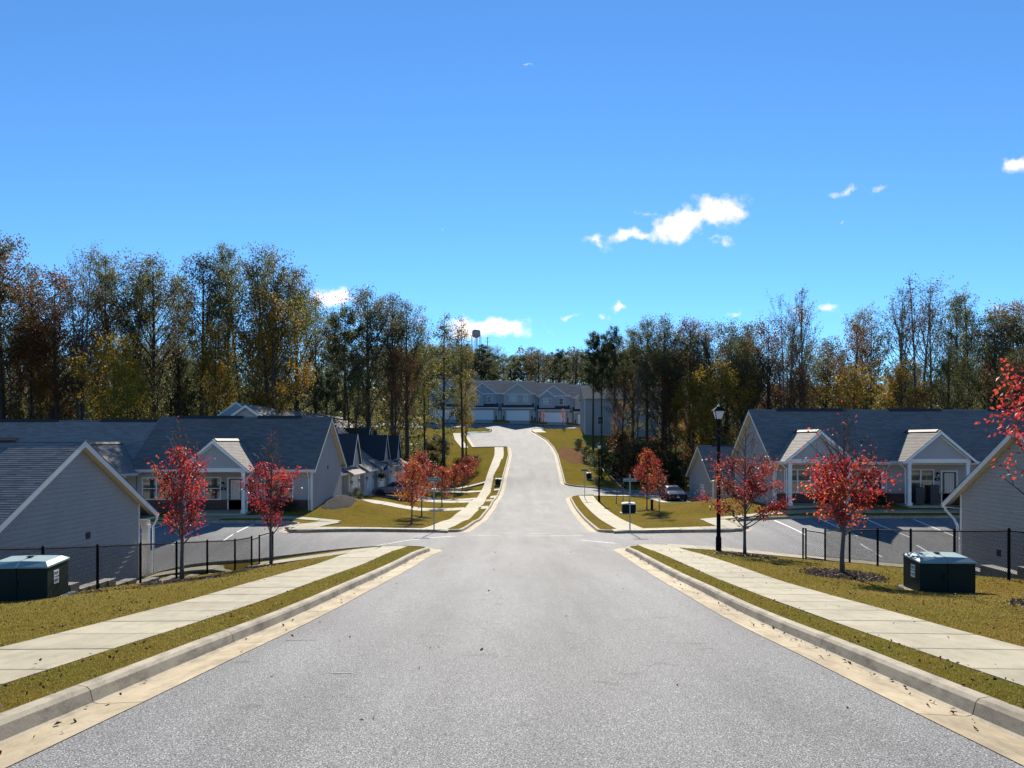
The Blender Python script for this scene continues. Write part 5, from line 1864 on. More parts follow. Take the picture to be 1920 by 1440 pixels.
# ------------------------------------------------------------------ patches of bare ground
def patch(name, cx_, cy_, rx, ry, mat, seed, lift=.03, n=30, rings=8, bumpy=.02, kind='structure'):
    rng = np.random.default_rng(seed)
    V = [(cx_, cy_)]; F = []
    for i in range(1, rings + 1):
        for k in range(n):
            a = 2 * PI * k / n
            q = i / rings * (1 + .1 * math.sin(3 * a + seed) + .06 * math.sin(7 * a + seed * 2))
            V.append((cx_ + rx * q * math.cos(a), cy_ + ry * q * math.sin(a)))
    V = np.array(V)
    Z = Ln(V[:, 0], V[:, 1]) + lift + rng.normal(0, bumpy, len(V))
    Z[-n:] = Ln(V[-n:, 0], V[-n:, 1]) - .03
    for k in range(n):
        F.append((0, 1 + k, 1 + (k + 1) % n))
    for i in range(rings - 1):
        for k in range(n):
            a, b = 1 + i * n + k, 1 + i * n + (k + 1) % n
            F += [(a, a + n, b + n), (a, b + n, b)]
    o = link(name, np_mesh(name, np.column_stack([V, Z]), np.array(F), mat, smooth=True))
    return tag(o, kind=kind)


patch('dirt_bank', 9.6, 121, 2.6, 9, M['dirt'], 1, .06, bumpy=.04)
patch('mulch_bed', -12.15, 54.6, .9, 3.9, M['gravel'], 2, .05)
patch('forest_floor', -34, 124, 24, 20, M['woodfloor'], 3, .05, rings=14, n=50)
patch('forest_floor', 38, 118, 23, 24, M['woodfloor'], 4, .05, rings=14, n=50)
patch('forest_floor', -40, 78, 16, 14, M['woodfloor'], 5, .05, rings=12, n=50)
patch('forest_floor', 52, 76, 14, 14, M['woodfloor'], 6, .05, rings=12, n=50)
patch('island_lawn', -6.5, 154.1, 2.5, 2.9, M['lawn'], 9, .0, bumpy=.005)
patch('dirt_track', 30, 158.5, 17, 5, M['dirt'], 7, .06, rings=10)

# ------------------------------------------------------------------ retaining walls with stepped caps
def retaining(steps, xf, sgn, label):
    root = empty('retaining_wall', (0, 0, 0), 0, label, 'retaining wall')
    for (y0, y1, zt) in steps:
        nb = max(2, round((y1 - y0) / .46))
        for k in range(nb):
            a = y0 + (y1 - y0) * k / nb; b = y0 + (y1 - y0) * (k + 1) / nb - .008
            x = float(xf((a + b) / 2))
            xa, xb = (x - .32, x + .04) if sgn < 0 else (x - .04, x + .32)
            MB().box(xa, xb, a, b, zt - .1, zt + random.uniform(-.004, .004)).build('cap_block', M['block'], root)
            cb = MB()
            for c in range(1, 9):
                sh = .0 if c % 2 else .1
                cb.box(xa + .03 * (sgn < 0), xb - .03 * (sgn > 0), a + .004, b - .004, zt - .1 - .2 * c, zt - .1 - .2 * (c - 1) - .006)
            cb.build('wall_block', M['block'], root)['kind'] = 'stuff'
    return root


retaining([(17.0, 18.8, -2.05), (18.8, 20.5, -2.27), (20.5, 22.3, -2.47), (22.3, 24.0, -2.67), (24.0, 25.1, -2.87), (25.1, 26.4, -3.05), (26.4, 27.8, -3.23), (27.8, 29.1, -3.43), (29.1, 30.5, -3.63)],
          lambda y: fence_x(y) - .6, -1, 'low stepped block retaining wall behind the left fence')
retaining([(17.0, 18.6, -1.49), (18.6, 20.2, -1.67), (20.2, 21.8, -1.89), (21.8, 23.3, -2.09)],
          lambda y: 13.3, 1, 'low stepped block retaining wall behind the right fence')


# ------------------------------------------------------------------ chain-link fences
def link_panel(a, b, za, zb, h, pitch=.068, r=.0040):
    """woven diamond mesh between two posts"""
    mb = MB()
    a, b = Vector(a), Vector(b)
    Lh = (b - a).length
    u = (b - a) / Lh
    def P(s, t):
        z0 = za + (zb - za) * s / Lh
        return (a.x + u.x * s, a.y + u.y * s, z0 + .04 + t)
    hh = h - .07
    s = -hh
    while s < Lh:
        for dr in (1, -1):
            s0, t0, s1, t1 = (s, 0, s + hh, hh) if dr > 0 else (s + hh, 0, s, hh)
            def clip(sa, ta, sb, tb):
                if sa > sb: sa, ta, sb, tb = sb, tb, sa, ta
                if sb <= 0 or sa >= Lh: return None
                if sa < 0: ta += (tb - ta) * (0 - sa) / (sb - sa); sa = 0
                if sb > Lh: tb -= (tb - ta) * (sb - Lh) / (sb - sa); sb = Lh
                return sa, ta, sb, tb
            c = clip(s0, t0, s1, t1)
            if c and c[2] - c[0] > .02:
                mb.tube([P(c[0], c[1]), P(c[2], c[3])], r, 3, cap=False)
        s += pitch
    return mb


def chain_fence(label, pts, gate_pts, h=1.28):
    root = empty('chain_link_fence', (0, 0, 0), 0, label, 'fence')
    zs = [L(x, y) for x, y in pts]
    for (x, y), z in zip(pts, zs):
        p = MB().tube([(x, y, z - .3), (x, y, z + h)], .038, 8)
        p.lathe([(.036, h - .01), (.036, h + .02), (.012, h + .05)], 8, (x, y, z))
        p.build('post', M['black'], root)
    for i in range(len(pts) - 1):
        (x0, y0), (x1, y1) = pts[i], pts[i + 1]
        MB().tube([(x0, y0, zs[i] + h - .03), (x1, y1, zs[i + 1] + h - .03)], .022, 6).build('top_rail', M['black'], root)
        link_panel((x0, y0, 0), (x1, y1, 0), zs[i], zs[i + 1], h).build('mesh_panel', M['black'], root)
        tw = MB()
        n = int(math.hypot(x1 - x0, y1 - y0) / .068)
        for k in range(n):                         # twisted wire tips above the rail
            f = (k + .5) / n
            q = Vector((x0 + (x1 - x0) * f, y0 + (y1 - y0) * f, zs[i] + (zs[i + 1] - zs[i]) * f + h - .03))
            tw.tube([q, q + Vector((0, 0, .055))], .003, 3, cap=False)
        tw.build('wire_tips', M['black'], root)['kind'] = 'stuff'
    # the gate turns the corner
    g = empty('gate', (0, 0, 0)); g.parent = root
    gz = [L(x, y) for x, y in gate_pts]
    for (x, y), z in zip(gate_pts[1:], gz[1:]):
        MB().tube([(x, y, z - .2), (x, y, z + h)], .034, 8).build('gate_post', M['black'], g)
    (x0, y0), (x1, y1) = gate_pts[0], gate_pts[1]
    for zz in (.08, h - .1):
        MB().tube([(x0, y0, gz[0] + zz - .04 * (zz > .5)), (x1, y1, gz[1] + zz)], .02, 6).build('gate_rail', M['black'], g)
    link_panel((x0, y0, 0), (x1, y1, 0), gz[0], gz[1], h - .1, pitch=.085, r=.0035).build('mesh_panel', M['black'], g)
    (x2, y2) = gate_pts[2]
    link_panel((x1, y1, 0), (x2, y2, 0), gz[1], gz[2], h - .1, pitch=.085, r=.0035).build('mesh_panel', M['black'], g)
    MB().tube([(x1, y1, gz[1] + h - .04), (x2, y2, gz[2] + h - .04)], .02, 6).build('gate_rail', M['black'], g)
    return root


fl = [(float(fence_x(y)), y) for y in (15.6, 17.8, 20.0, 22.2, 24.3, 26.4, 28.5, 30.7, 32.2)]
chain_fence('black chain link fence along the left lawn above the retaining wall', fl, [fl[-1], (-10.66, 32.45), (-10.25, 32.95)])
fr_ = [(12.6, y) for y in (14.9, 17.2, 19.5, 21.9, 24.3, 26.5, 28.7, 30.95)]
chain_fence('black chain link fence along the right lawn behind the green transformer', fr_, [fr_[-1], (11.98, 31.35), (11.9, 31.45)])

# black picket fence beyond the far side street
root = empty('picket_fence', (0, 0, 0), 0, 'dark metal picket fence running downhill beside the far evergreen bushes', 'fence')
pa, pb = Vector((13.3, 112, 0)), Vector((13.7, 92.3, 0))
n = 150
for k in range(n + 1):
    q = pa.lerp(pb, k / n)
    z = L(q.x, q.y)
    if k == 0:
        pk = MB().box(-.012, .012, -.012, .012, -.1, 1.5).add([(-.012, -.012, 1.5), (.012, -.012, 1.5), (.012, .012, 1.5), (-.012, .012, 1.5), (0, 0, 1.56)], [(0, 1, 4), (1, 2, 4), (2, 3, 4), (3, 0, 4)]).mesh('picket', M['black'])
        pp = MB().box(-.035, .035, -.035, .035, -.2, 1.6).mesh('post', M['black'])
    o = link('post' if k % 15 == 0 else 'picket', pp if k % 15 == 0 else pk, root); o.location = (q.x, q.y, z)
for hz in (.2, 1.3):
    mb = MB()
    st = [pa.lerp(pb, k / 15) for k in range(16)]
    for a, b in zip(st[:-1], st[1:]):
        mb.beam((a.x, a.y, L(a.x, a.y) + hz), (b.x, b.y, L(b.x, b.y) + hz), .03, .04)
    mb.build('rail', M['black'], root)
kb = MB(); 
for a, b in zip(st[:-1], st[1:]):
    kb.beam((a.x - .25, a.y, L(a.x - .25, a.y) + .02), (b.x - .25, b.y, L(b.x - .25, b.y) + .02), .22, .12)
kb.build('concrete_edge', M['kerb_concrete'], root)


# ------------------------------------------------------------------ green pad transformers
def transformer(x, y, rot, w, dp, h, label, sticker=0, group='green pad mounted transformers'):
    z = L(x, y)
    root = empty('transformer', (x, y, z), rot, label, 'transformer', group)
    MB().box(-w / 2 - .14, w / 2 + .14, -dp / 2 - .12, dp / 2 + .14, -.35, .045).build('pad', M['walk'], root)
    hb = h * .88
    b = MB()
    e = .012
    b.add([(-w / 2, -dp / 2, .046), (w / 2, -dp / 2, .046), (w / 2, dp / 2, .046), (-w / 2, dp / 2, .046),
           (-w / 2, -dp / 2, hb), (w / 2, -dp / 2, hb), (w / 2, dp / 2, hb + .05), (-w / 2, dp / 2, hb + .05)],
          [(3, 2, 1, 0), (4, 5, 6, 7), (0, 1, 5, 4), (1, 2, 6, 5), (2, 3, 7, 6), (3, 0, 4, 7)])
    body = b.build('cabinet', M['green_metal'], root)
    bv = body.modifiers.new('edge', 'BEVEL'); bv.width = .012; bv.segments = 2
    for s in (-1, 1):      # two lid halves, each pitched to its rim
        lid = MB()
        xa, xb = (-w / 2 - .02, -.012) if s < 0 else (.012, w / 2 + .02)
        f0, f1 = -dp / 2 - .025, dp / 2 + .02
        xm = (xa * .82 + xb * .18) if s < 0 else (xa * .18 + xb * .82)
        lid.add([(xa, f0, hb), (xb, f0, hb), (xb, f1, hb + .05), (xa, f1, hb + .05),
                 (xa, f0, hb + .035), (xb, f0, hb + .035), (xb, f1, hb + .085), (xa, f1, hb + .085), (xm, f0 + .16, h + .02), (xb if s < 0 else xa, f0 + .16, h + .035), (xb if s < 0 else xa, f1 - .12, h + .06), (xm, f1 - .14, h + .05)],
                [(3, 2, 1, 0), (0, 1, 5, 4), (1, 2, 6, 5), (2, 3, 7, 6), (3, 0, 4, 7)] +
                ([(4, 5, 9, 8), (5, 6, 10, 9), (6, 7, 11, 10), (7, 4, 8, 11), (8, 9, 10, 11)] if s < 0 else [(5, 4, 9, 8)[::-1], (4, 7, 10, 9)[::-1], (7, 6, 11, 10)[::-1], (6, 5, 8, 11)[::-1], (8, 9, 10, 11)[::-1]]))
        lid.build('lid', M['green_lid_lit'], root)
    hn = MB().box(-.05, .05, -.03, .14, h + .05, h + .075); hn.box(-.012, .012, -dp / 2 - .032, -dp / 2 - .026, .06, hb)
    MB().box(-.05, .05, .02, .14, h + .062, h + .085).build('lifting_lug', M['black'], root)
    MB().box(-.006, .006, -dp / 2 - .008, -dp / 2, .08, hb - .03).build('door_seam', M['black'], root)
    MB().box(-.09, .02, -dp / 2 - .03, -dp / 2 - .001, hb * .5, hb * .5 + .12).build('latch', M['green_metal'], root)
    if sticker:
        xs = sticker * (w / 2 + .003)
        for (z0, z1) in ((.36, .50), (.52, .66)):
            st_ = MB().box(min(xs, xs + sticker * .003), max(xs, xs + sticker * .003), -.20, .02, z0, z1).build('warning_sticker', M['trim'], root)
            tx = MB()
            for j, yy in enumerate((-.16, -.12, -.07, -.03)):
                tx.box(min(xs + sticker * .0035, xs + sticker * .005), max(xs + sticker * .0035, xs + sticker * .005), yy - .012, yy + .012, z0 + .03 + .02 * (j % 2), z1 - .04)
            tx.build('printed_bars', M['ink'], st_)
    return root


transformer(-10.72, 17.05, R(5), 1.26, .95, .86, 'large dark green transformer box at the left edge with pale sunlit lid', 1)
transformer(10.12, 18.25, R(-4), 1.24, .90, .84, 'large dark green transformer box on the right lawn near the fence', -1)
transformer(9.1, 60.0, R(-4), 1.05, .8, .78, 'dark green box on the lawn behind the right street sign', 0)
transformer(9.8, 98.0, 0, .62, .6, .78, 'small green utility box on the far right lawn by the hydrant', 0)
transformer(-1.72, 93.0, R(4), .62, .55, .8, 'small black green utility box beside the far left walk', 0)


# ------------------------------------------------------------------ lamp posts, signs, hydrant, pedestal
def lamp_post(x, y, H, label):
    root = empty('lamp_post', (x, y, L(x, y)), 0, label, 'street lamp', 'black lantern lamp posts')
    post = MB().lathe([(.115, -.2), (.115, .5), (.105, .55), (.085, .6), (.07, H * .6), (.062, H - .75), (.075, H - .74), (.075, H - .70), (.05, H - .66)], 14)
    post.build('post', M['black'], root, smooth=False)
    z0, z1 = H - .62, H - .28
    fr = MB()
    fr.lathe([(.06, z0 - .05), (.13, z0), (.125, z0 + .025)], 4)
    wb, wt = .115, .20
    for sx in (-1, 1):
        for sy in (-1, 1):
            fr.tube([(sx * wb, sy * wb, z0), (sx * wt, sy * wt, z1)], .013, 4)
    for s in (-1, 1):
        fr.box(-wt - .012, wt + .012, s * wt - .012, s * wt + .012, z1 - .01, z1 + .015); fr.box(s * wt - .012, s * wt + .012, -wt - .012, wt + .012, z1 - .01, z1 + .015)
    fr.build('lantern_frame', M['black'], root)
    g = .9
    for (a, b) in (((-1, -1), (1, -1)), ((1, -1), (1, 1)), ((1, 1), (-1, 1)), ((-1, 1), (-1, -1))):
        MB().quad((a[0] * wb * g, a[1] * wb * g, z0 + .01), (b[0] * wb * g, b[1] * wb * g, z0 + .01), (b[0] * wt * .94, b[1] * wt * .94, z1), (a[0] * wt * .94, a[1] * wt * .94, z1)).build('glass_panel', M['frosted'], root)
    q = MB()
    o_ = .245
    q.add([(-o_, -o_, z1 + .01), (o_, -o_, z1 + .01), (o_, o_, z1 + .01), (-o_, o_, z1 + .01), (-.07, -.07, z1 + .17), (.07, -.07, z1 + .17), (.07, .07, z1 + .17), (-.07, .07, z1 + .17)],
          [(3, 2, 1, 0), (0, 1, 5, 4), (1, 2, 6, 5), (2, 3, 7, 6), (3, 0, 4, 7), (4, 5, 6, 7)])
    q.build('lantern_roof', M['black'], root)
    MB().lathe([(.05, H - .115), (.06, H - .08), (.025, H - .05), (.03, H - .02), (.006, H + .02)], 8).build('finial', M['frosted'], root)
    return root


lamp_post(8.3, 30.9, 5.9, 'tall black lamp post with white lantern standing before the near red maple')
lamp_post(8.4, 74.2, 5.7, 'black lamp post with white lantern farther away at the second crossing')


def street_sign(x, y, H, text, label, second=None):
    root = empty('street_sign', (x, y, L(x, y)), 0, label, 'street sign', 'green street name signs')
    p = MB().box(-.03, .03, -.02, .02, -.3, H - .18)
    p.build('post', M['steel'], root)
    bl = MB().box(-.36, .36, -.035, -.028, H - .34, H - .17).build('sign_blade', M['sign_green'], root)
    ed = MB()
    for (a, b, c, e) in ((-.365, .365, H - .175, H - .165), (-.365, .365, H - .345, H - .335), (-.365, -.355, H - .335, H - .175), (.355, .365, H - .335, H - .175)):
        ed.box(a, b, -.037, -.036, c, e)
    ed.build('blade_border', M['trim'], bl)
    if text:
        text3d(bl, text, (0, -.037, H - .255), .125, M['trim'])
    b2 = MB().box(-.004, .004, -.36, .36, H - .15, H + .0).build('sign_blade', M['sign_green'], root)
    MB().box(-.025, .025, -.04, .025, H - .19, H - .145).build('bracket', M['steel'], root)
    return root


street_sign(-4.13, 40.75, 2.95, 'FAIRVIEW LN', 'street sign on a grey post in front of the left red trees')
street_sign(6.28, 40.95, 2.95, 'APPLE JACK', 'green street sign on a grey post in front of the right lawn transformer')
street_sign(7.3, 77.2, 3.05, '', 'thin street sign post at the second crossing, left of the far lamp')

x, y = 10.4, 95.6
root = empty('fire_hydrant', (x, y, L(x, y)), 0, 'small dark fire hydrant on the far right lawn', 'hydrant')
MB().lathe([(.16, -.1), (.16, .05), (.11, .06), (.11, .5), (.14, .52), (.14, .58), (.1, .62), (.07, .7), (.03, .74), (.03, .8)], 12).build('barrel', M['steel'], root)
MB().tube([(-.2, 0, .42), (.2, 0, .42)], .05, 8).build('side_outlet', M['steel'], root)
MB().tube([(0, 0, .40), (0, -.2, .40)], .065, 8).build('front_outlet', M['steel'], root)
x, y = 10.95, 60.2
root = empty('utility_pedestal', (x, y, L(x, y)), 0, 'narrow dark green utility pedestal between the two red trees on the right', 'pedestal')
MB().box(-.09, .09, -.09, .09, -.1, .82).build('cabinet', M['green_metal'], root)
MB().prism([(-.1, .82), (.1, .82), (.1, .86), (0, .92), (-.1, .86)], 'y', -.1, .1).build('cap', M['green_metal'], root)


# ------------------------------------------------------------------ bins on the right porch
def bin_(x, y, z, h, label):
    root = empty('wheelie_bin', (x, y, z), R(random.uniform(-6, 6)), label, 'rubbish bin', 'bins on the porch')
    w = .30
    MB().add([(-w * .78, -w * .85, .06), (w * .78, -w * .85, .06), (w * .78, w * .75, .06), (-w * .78, w * .75, .06), (-w, -w * 1.1, h - .1), (w, -w * 1.1, h - .1), (w, w * 1.05, h - .1), (-w, w * 1.05, h - .1)],
             [(3, 2, 1, 0), (4, 5, 6, 7), (0, 1, 5, 4), (1, 2, 6, 5), (2, 3, 7, 6), (3, 0, 4, 7)]).build('body', M['bin'], root)
    MB().prism([(-w * 1.18, h - .1), (w * 1.1, h - .1), (w * 1.1, h - .04), (0, h), (-w * 1.18, h - .05)], 'x', -w * 1.06, w * 1.06).build('lid', M['bin'], root)
    MB().tube([(-w, w * 1.15, h - .14), (w, w * 1.15, h - .14)], .02, 6).build('handle', M['bin'], root)
    for s in (-1, 1):
        MB().tube([(s * .28, w * .7, .11), (s * .22, w * .7, .11)], .11, 10).build('wheel', M['tyre'], root)


zb = -2.5 + .02
bin_(25.72, 48.75, zb + .05, 1.1, 'dark bin with rounded lid on the porch beside the post')
bin_(26.75, 49.0, zb + .05, 1.24, 'taller dark blue bin on the porch next to the door')


for i, hx in enumerate((20.9, 21.8, 22.7, 23.6)):
    plant_tree('evergreen', 0, hx, 49.1, .85, 1.5, 'foundation_shrub', f'low dark shrub under the window between the two right porches, {ORD[i]} from the left', 'shrub', 'foundation shrubs of the right house', 300 + i, zoff=-.05)
for i, hx in enumerate((-16.2, -15.2, -14.2)):
    plant_tree('evergreen', 0, hx, 49.1, .85, 1.5, 'foundation_shrub', f'low dark shrub under the right window of the long left house, {ORD[i]} from the left', 'shrub', 'foundation shrubs of the left house', 310 + i, zoff=-.05)
# ------------------------------------------------------------------ cars
def car(loc, rot, paint_, label, tall=1.0, cat='car'):
    """x forward"""
    root = empty('parked_car', loc, rot, label, cat, 'parked cars')
    ST = [(2.22, .52, .56, .66, .50), (2.12, .68, .74, .80, .66), (1.75, .80, .86, .88, .74), (1.15, .88, .96, .91, .77), (.92, .91, 1.0, .915, .77), (.2, .94, 1.37, .92, .62), (-.5, .95, 1.47, .92, .62),
          (-1.15, .96, 1.45, .92, .61), (-1.75, .98, 1.26, .90, .62), (-2.05, .97, 1.03, .86, .66), (-2.2, .62, .66, .76, .6)]
    secs = []
    for (x, zb_, zr_, w, wr) in ST:
        zr2 = zb_ + (zr_ - zb_) * tall
        zl = .24 if abs(x) < 2.1 else .32
        secs.append([(x, 0, zl), (x, w * .85, zl), (x, w, zl + .16), (x, w * 1.0, (zl + zb_) / 2 + .1), (x, w * .965, zb_), (x, wr, zr2 - .05 * (zr_ - zb_ > .15)), (x, wr * .8, zr2), (x, 0, zr2 + .01)])
    parts = {'body': MB(), 'windscreen': MB(), 'rear_window': MB(), 'side_window': MB(), 'side_window2': MB(), 'roof': MB()}
    for i in range(len(ST) - 1):
        A, B = secs[i], secs[i + 1]
        xa, xb = ST[i][0], ST[i + 1][0]
        for j in range(7):
            for s in (1, -1):
                q = [A[j], A[j + 1], B[j + 1], B[j]]
                q = [(p[0], p[1] * s, p[2]) for p in q]
                if s > 0: q = q[::-1]
                k = 'body'
                if j == 4 and -1.8 < xb and xa < .95: k = 'side_window' if s > 0 else 'side_window2'
                if j in (5, 6) and xb >= -1.2 and xa < .9: k = 'roof'
                if j in (5, 6) and xa == .92: k = 'windscreen'
                if j in (5, 6) and xa == -1.15: k = 'rear_window'
                parts[k].quad(*q)
    for e, sgn in ((0, 1), (len(ST) - 1, -1)):
        pts = [(p[0], p[1], p[2]) for p in secs[e]] + [(p[0], -p[1], p[2]) for p in secs[e][-2:0:-1]]
        parts['body'].add(pts, [tuple(range(len(pts)))[::sgn]])
    bd = parts['body'].build('body', M[paint_], root, smooth=False)
    parts['roof'].build('roof', M[paint_], root)
    for k in ('windscreen', 'rear_window', 'side_window', 'side_window2'):
        parts[k].build(k.rstrip('2'), M['car_glass'], root)
    for s in (-1, 1):
        for xx in (.22, -.48, -1.1):
            MB().beam((xx, s * .935, .95), (xx - .05, s * .64, .95 + .47 * tall), .05, .03).build('window_pillar', M['black'], root)
    for x in (1.38, -1.35):
        for s in (-1, 1):
            w = empty('wheel', (x, s * .83, .33)); w.parent = root
            t = MB().lathe([(.22, -.10), (.33, -.10), (.345, -.06), (.345, .06), (.33, .10), (.22, .10)], 20)
            t.build('tyre', M['tyre'], w, Matrix.Rotation(R(90), 4, 'X'))
            r = MB().lathe([(.225, -.06), (.225, .085), (.20, .085), (.18, .05), (.05, .07), (.03, .085)], 14)
            r.build('rim', M['rim'], w, Matrix.Rotation(R(-90 * s), 4, 'X'))
            ar = MB()
            pts = [(x + .40 * math.cos(a), s * .925, .33 + .40 * math.sin(a)) for a in np.linspace(-.1, PI + .1, 13)]
            ar.tube(pts, .035, 5)
            ar.build('wheel_arch', M['black'], root)
    for s in (-1, 1):
        MB().add([(2.06, s * .42, .66), (2.13, s * .76, .66), (1.9, s * .87, .74), (1.95, s * .5, .80), (2.16, s * .42, .60), (2.12, s * .74, .60)], [(0, 1, 2, 3), (0, 4, 5, 1)] if s > 0 else [(3, 2, 1, 0), (1, 5, 4, 0)]).build('headlight', M['lamp_lens'], root)
        MB().box(-2.2, -2.08, s * .62 - .12, s * .62 + .12, .72, .92).build('tail_light', M['red_lens'], root)
        MB().lathe([(.05, -.08), (.09, 0), (.05, .08)], 8, (.75, s * 1.0, 1.02)).build('mirror', M[paint_], root)
        for xx in (-.25, -1.0):
            MB().box(xx - .08, xx + .08, s * .92 - .02, s * .92 + .02, .84, .87).build('door_handle', M['steel'], root)
        MB().box(-1.0, 1.0, s * .88 - .03, s * .88 + .03, .2, .3).build('sill', M['black'], root)
    MB().box(2.16, 2.235, -.45, .45, .42, .54).build('grille', M['black'], root)
    MB().box(2.1, 2.2, -.6, .6, .25, .36).build('lower_bumper', M['black'], root)
    MB().box(2.236, 2.245, -.15, .15, .40, .50).build('number_plate', M['trim'], root)
    MB().lathe([(.05, 0), (.05, .01)], 10, (0, 0, 0)).build('badge', M['steel'], root, Matrix.Translation((2.2, 0, .62)) @ Matrix.Rotation(R(90), 4, 'Y'))
    return root


car((-11.35, 75.0, L(-11.35, 75) + .06), R(180), 'car_grey', 'dark grey hatchback parked on a left driveway, half behind an orange tree', tall=1.12)
car((15.6, 74.4, L(15.5, 74.6) + .05), R(-90), 'car_dark', 'dark car facing the camera beside the low right house', tall=.86)

# ------------------------------------------------------------------ flag, hanging fern, water tower, pylon
z0 = -3.72
fp = empty('flag', (-13.95, 80.15, z0 + 2.05), 0, 'stars and stripes flag on a short pole by the garages', 'flag')
MB().tube([(0, 0, 0), (1.0, -.1, .85)], .014, 6).build('pole', M['trim'], fp)
fm = MB()
nu, nv = 13, 13
for i in range(nu + 1):
    for j in range(nv + 1):
        s, t = i / nu, j / nv
        p = Vector((.22, -.02, .18)).lerp(Vector((.98, -.1, .83)), 1 - s)
        fm.v.append((p.x + .10 * t, p.y + .05 * math.sin(6 * t + 3 * s), p.z - .95 * t - .04 * math.sin(5 * s)))
for i in range(nu):
    for j in range(nv):
        a = i * (nv + 1) + j
        fm.f.append((a, a + 1, a + nv + 2, a + nv + 1))
        fm.m.append(2 if (i < 7 and j < 5) else (i % 2))
fm.build('cloth', [M['flag_red'], M['flag_white'], M['flag_blue']], fp)
hp = empty('hanging_fern', (-13.3, 78.4, z0 + 1.75), 0, 'hanging fern basket between two garage fronts', 'hanging plant')
MB().lathe([(.05, -.2), (.2, -.12), (.22, 0)], 10).build('basket', M['bark'], hp)
MB().tube([(0, 0, 0), (0, 0, .75)], .008, 4).build('hanger', M['black'], hp)
rg = np.random.default_rng(5)
ps = rg.normal(0, .2, (420, 3)) * np.array([1, 1, .8])
V, F = quad_cloud(ps, .14, rg)
link('fronds', np_mesh('fronds', V, F, M['leaves'], palette_cols([(.05, .08, .02), (.08, .10, .03)], [1, 1], 420, rg)), hp)
plant_tree('evergreen', 0, -13.1, 68.9 - 4.2, 1.5, 1.0, 'garden_bush', 'small green bush at the near corner of the garage row', 'bush', None, 77)

tx, ty = -27.9, 600.0
tz = T(tx, ty)
wt_ = empty('water_tower', (tx, ty, tz), 0, 'pale water tower with legs far beyond the trees', 'water tower')
zt = 82.8 - tz
MB().lathe([(.5, zt - 1.2), (2.6, zt - .3), (3.3, zt + .7), (3.3, zt + 3.7), (2.8, zt + 4.8), (1.3, zt + 5.5), (.3, zt + 5.7)], 24).build('tank', M['tank'], wt_, smooth=True)
MB().lathe([(3.5, zt + .6), (3.5, zt + .8)], 24).build('balcony', M['tank'], wt_)
for k in range(6):
    a = 2 * PI * k / 6 + .3
    MB().tube([(4.6 * math.cos(a), 4.6 * math.sin(a), -1), (3.7 * math.cos(a), 3.7 * math.sin(a), zt + .6)], .22, 6).build('leg', M['tank'], wt_)
for zz in (zt * .35, zt * .7):
    ring = MB()
    rr_ = 4.6 - .9 * zz / zt
    for k in range(6):
        a, b = 2 * PI * k / 6 + .3, 2 * PI * (k + 1) / 6 + .3
        ring.tube([(rr_ * math.cos(a), rr_ * math.sin(a), zz), (rr_ * math.cos(b), rr_ * math.sin(b), zz)], .1, 4)
    ring.build('brace', M['tank'], wt_)
MB().tube([(0, 0, -1), (0, 0, zt - 1.0)], .38, 8).build('riser', M['tank'], wt_)
px_, py_ = -13.4, 420.0
pz = T(px_, py_)
pl = empty('power_pylon', (px_, py_, pz), 0, 'thin pole with crossarms right of the water tower', 'pylon')
ph = 58.2 - pz
MB().tube([(0, 0, -1), (0, 0, ph)], [.35, .2], 6).build('pole', M['steel'], pl)
for q in (.6, 2.6, 4.8):
    MB().box(-1.5, 1.5, -.06, .06, ph - q - .08, ph - q + .08).build('crossarm', M['steel'], pl)

# ------------------------------------------------------------------ grass blades and fallen leaves near the camera
WALKS = [(along(.5, 32.3, -5.42), .71), (along(.5, 32.0, 5.25), .71)]


def off_walk(X, Y, margin=0.0):
    o = X - cx(Y)
    return ~(((np.abs(o + 5.42) < .71 - margin) | (np.abs(o - 5.25) < .71 - margin)) & (Y < 32.2))


def lawn_points(n, rng, ya, yb, pw):
    u = rng.random(n)
    Y = ya * (yb / ya) ** (u ** pw)
    X = rng.uniform(-13, 13.2, n)
    k = (X > fence_x(Y) - .5) & (X < 13.2) & ~inside(BACK, X, Y) & off_walk(X, Y)
    k &= ~((np.abs(X + 10.72) < .8) & (np.abs(Y - 17.05) < .65)) & ~((np.abs(X - 10.12) < .8) & (np.abs(Y - 18.25) < .62))
    k &= ~(inside(np.array([(-16, 31), (-6, 31), (-6, 36), (-16, 36)]), X, Y)) & ~(inside(np.array([(6.5, 31), (16, 31), (16, 36), (6.5, 36)]), X, Y))
    return X[k], Y[k]


rng = np.random.default_rng(21)
X, Y = lawn_points(620000, rng, 4.6, 31.0, .95)
for (mx, my) in ((-9.78, 22.8), (-9.05, 28.9), (8.72, 28.8), (8.85, 20.6), (10.0, 13.3)):
    k = (X - mx) ** 2 + (Y - my) ** 2 > .95 ** 2
    X, Y = X[k], Y[k]
n = len(X)
Z = Ln(X, Y) - .006
dist = np.sqrt(X ** 2 + Y ** 2)
hgt = rng.uniform(.012, .032, n) * (1 + .012 * dist)
wid = rng.uniform(.005, .009, n) * (.6 + dist / 9)
a = rng.uniform(0, 2 * PI, n); ln_ = rng.uniform(0, .9, n) * hgt
a2 = rng.uniform(0, 2 * PI, n)
V = np.empty((n, 3, 3))
V[:, 0] = np.column_stack([X - np.cos(a) * wid / 2, Y - np.sin(a) * wid / 2, Z]); V[:, 1] = np.column_stack([X + np.cos(a) * wid / 2, Y + np.sin(a) * wid / 2, Z])
V[:, 2] = np.column_stack([X + np.cos(a2) * ln_, Y + np.sin(a2) * ln_, Z + hgt])
patchy = .5 + .5 * np.sin(X * .9 + 1.3 * np.sin(Y * .45)) * np.sin(Y * .6 + X * .3)
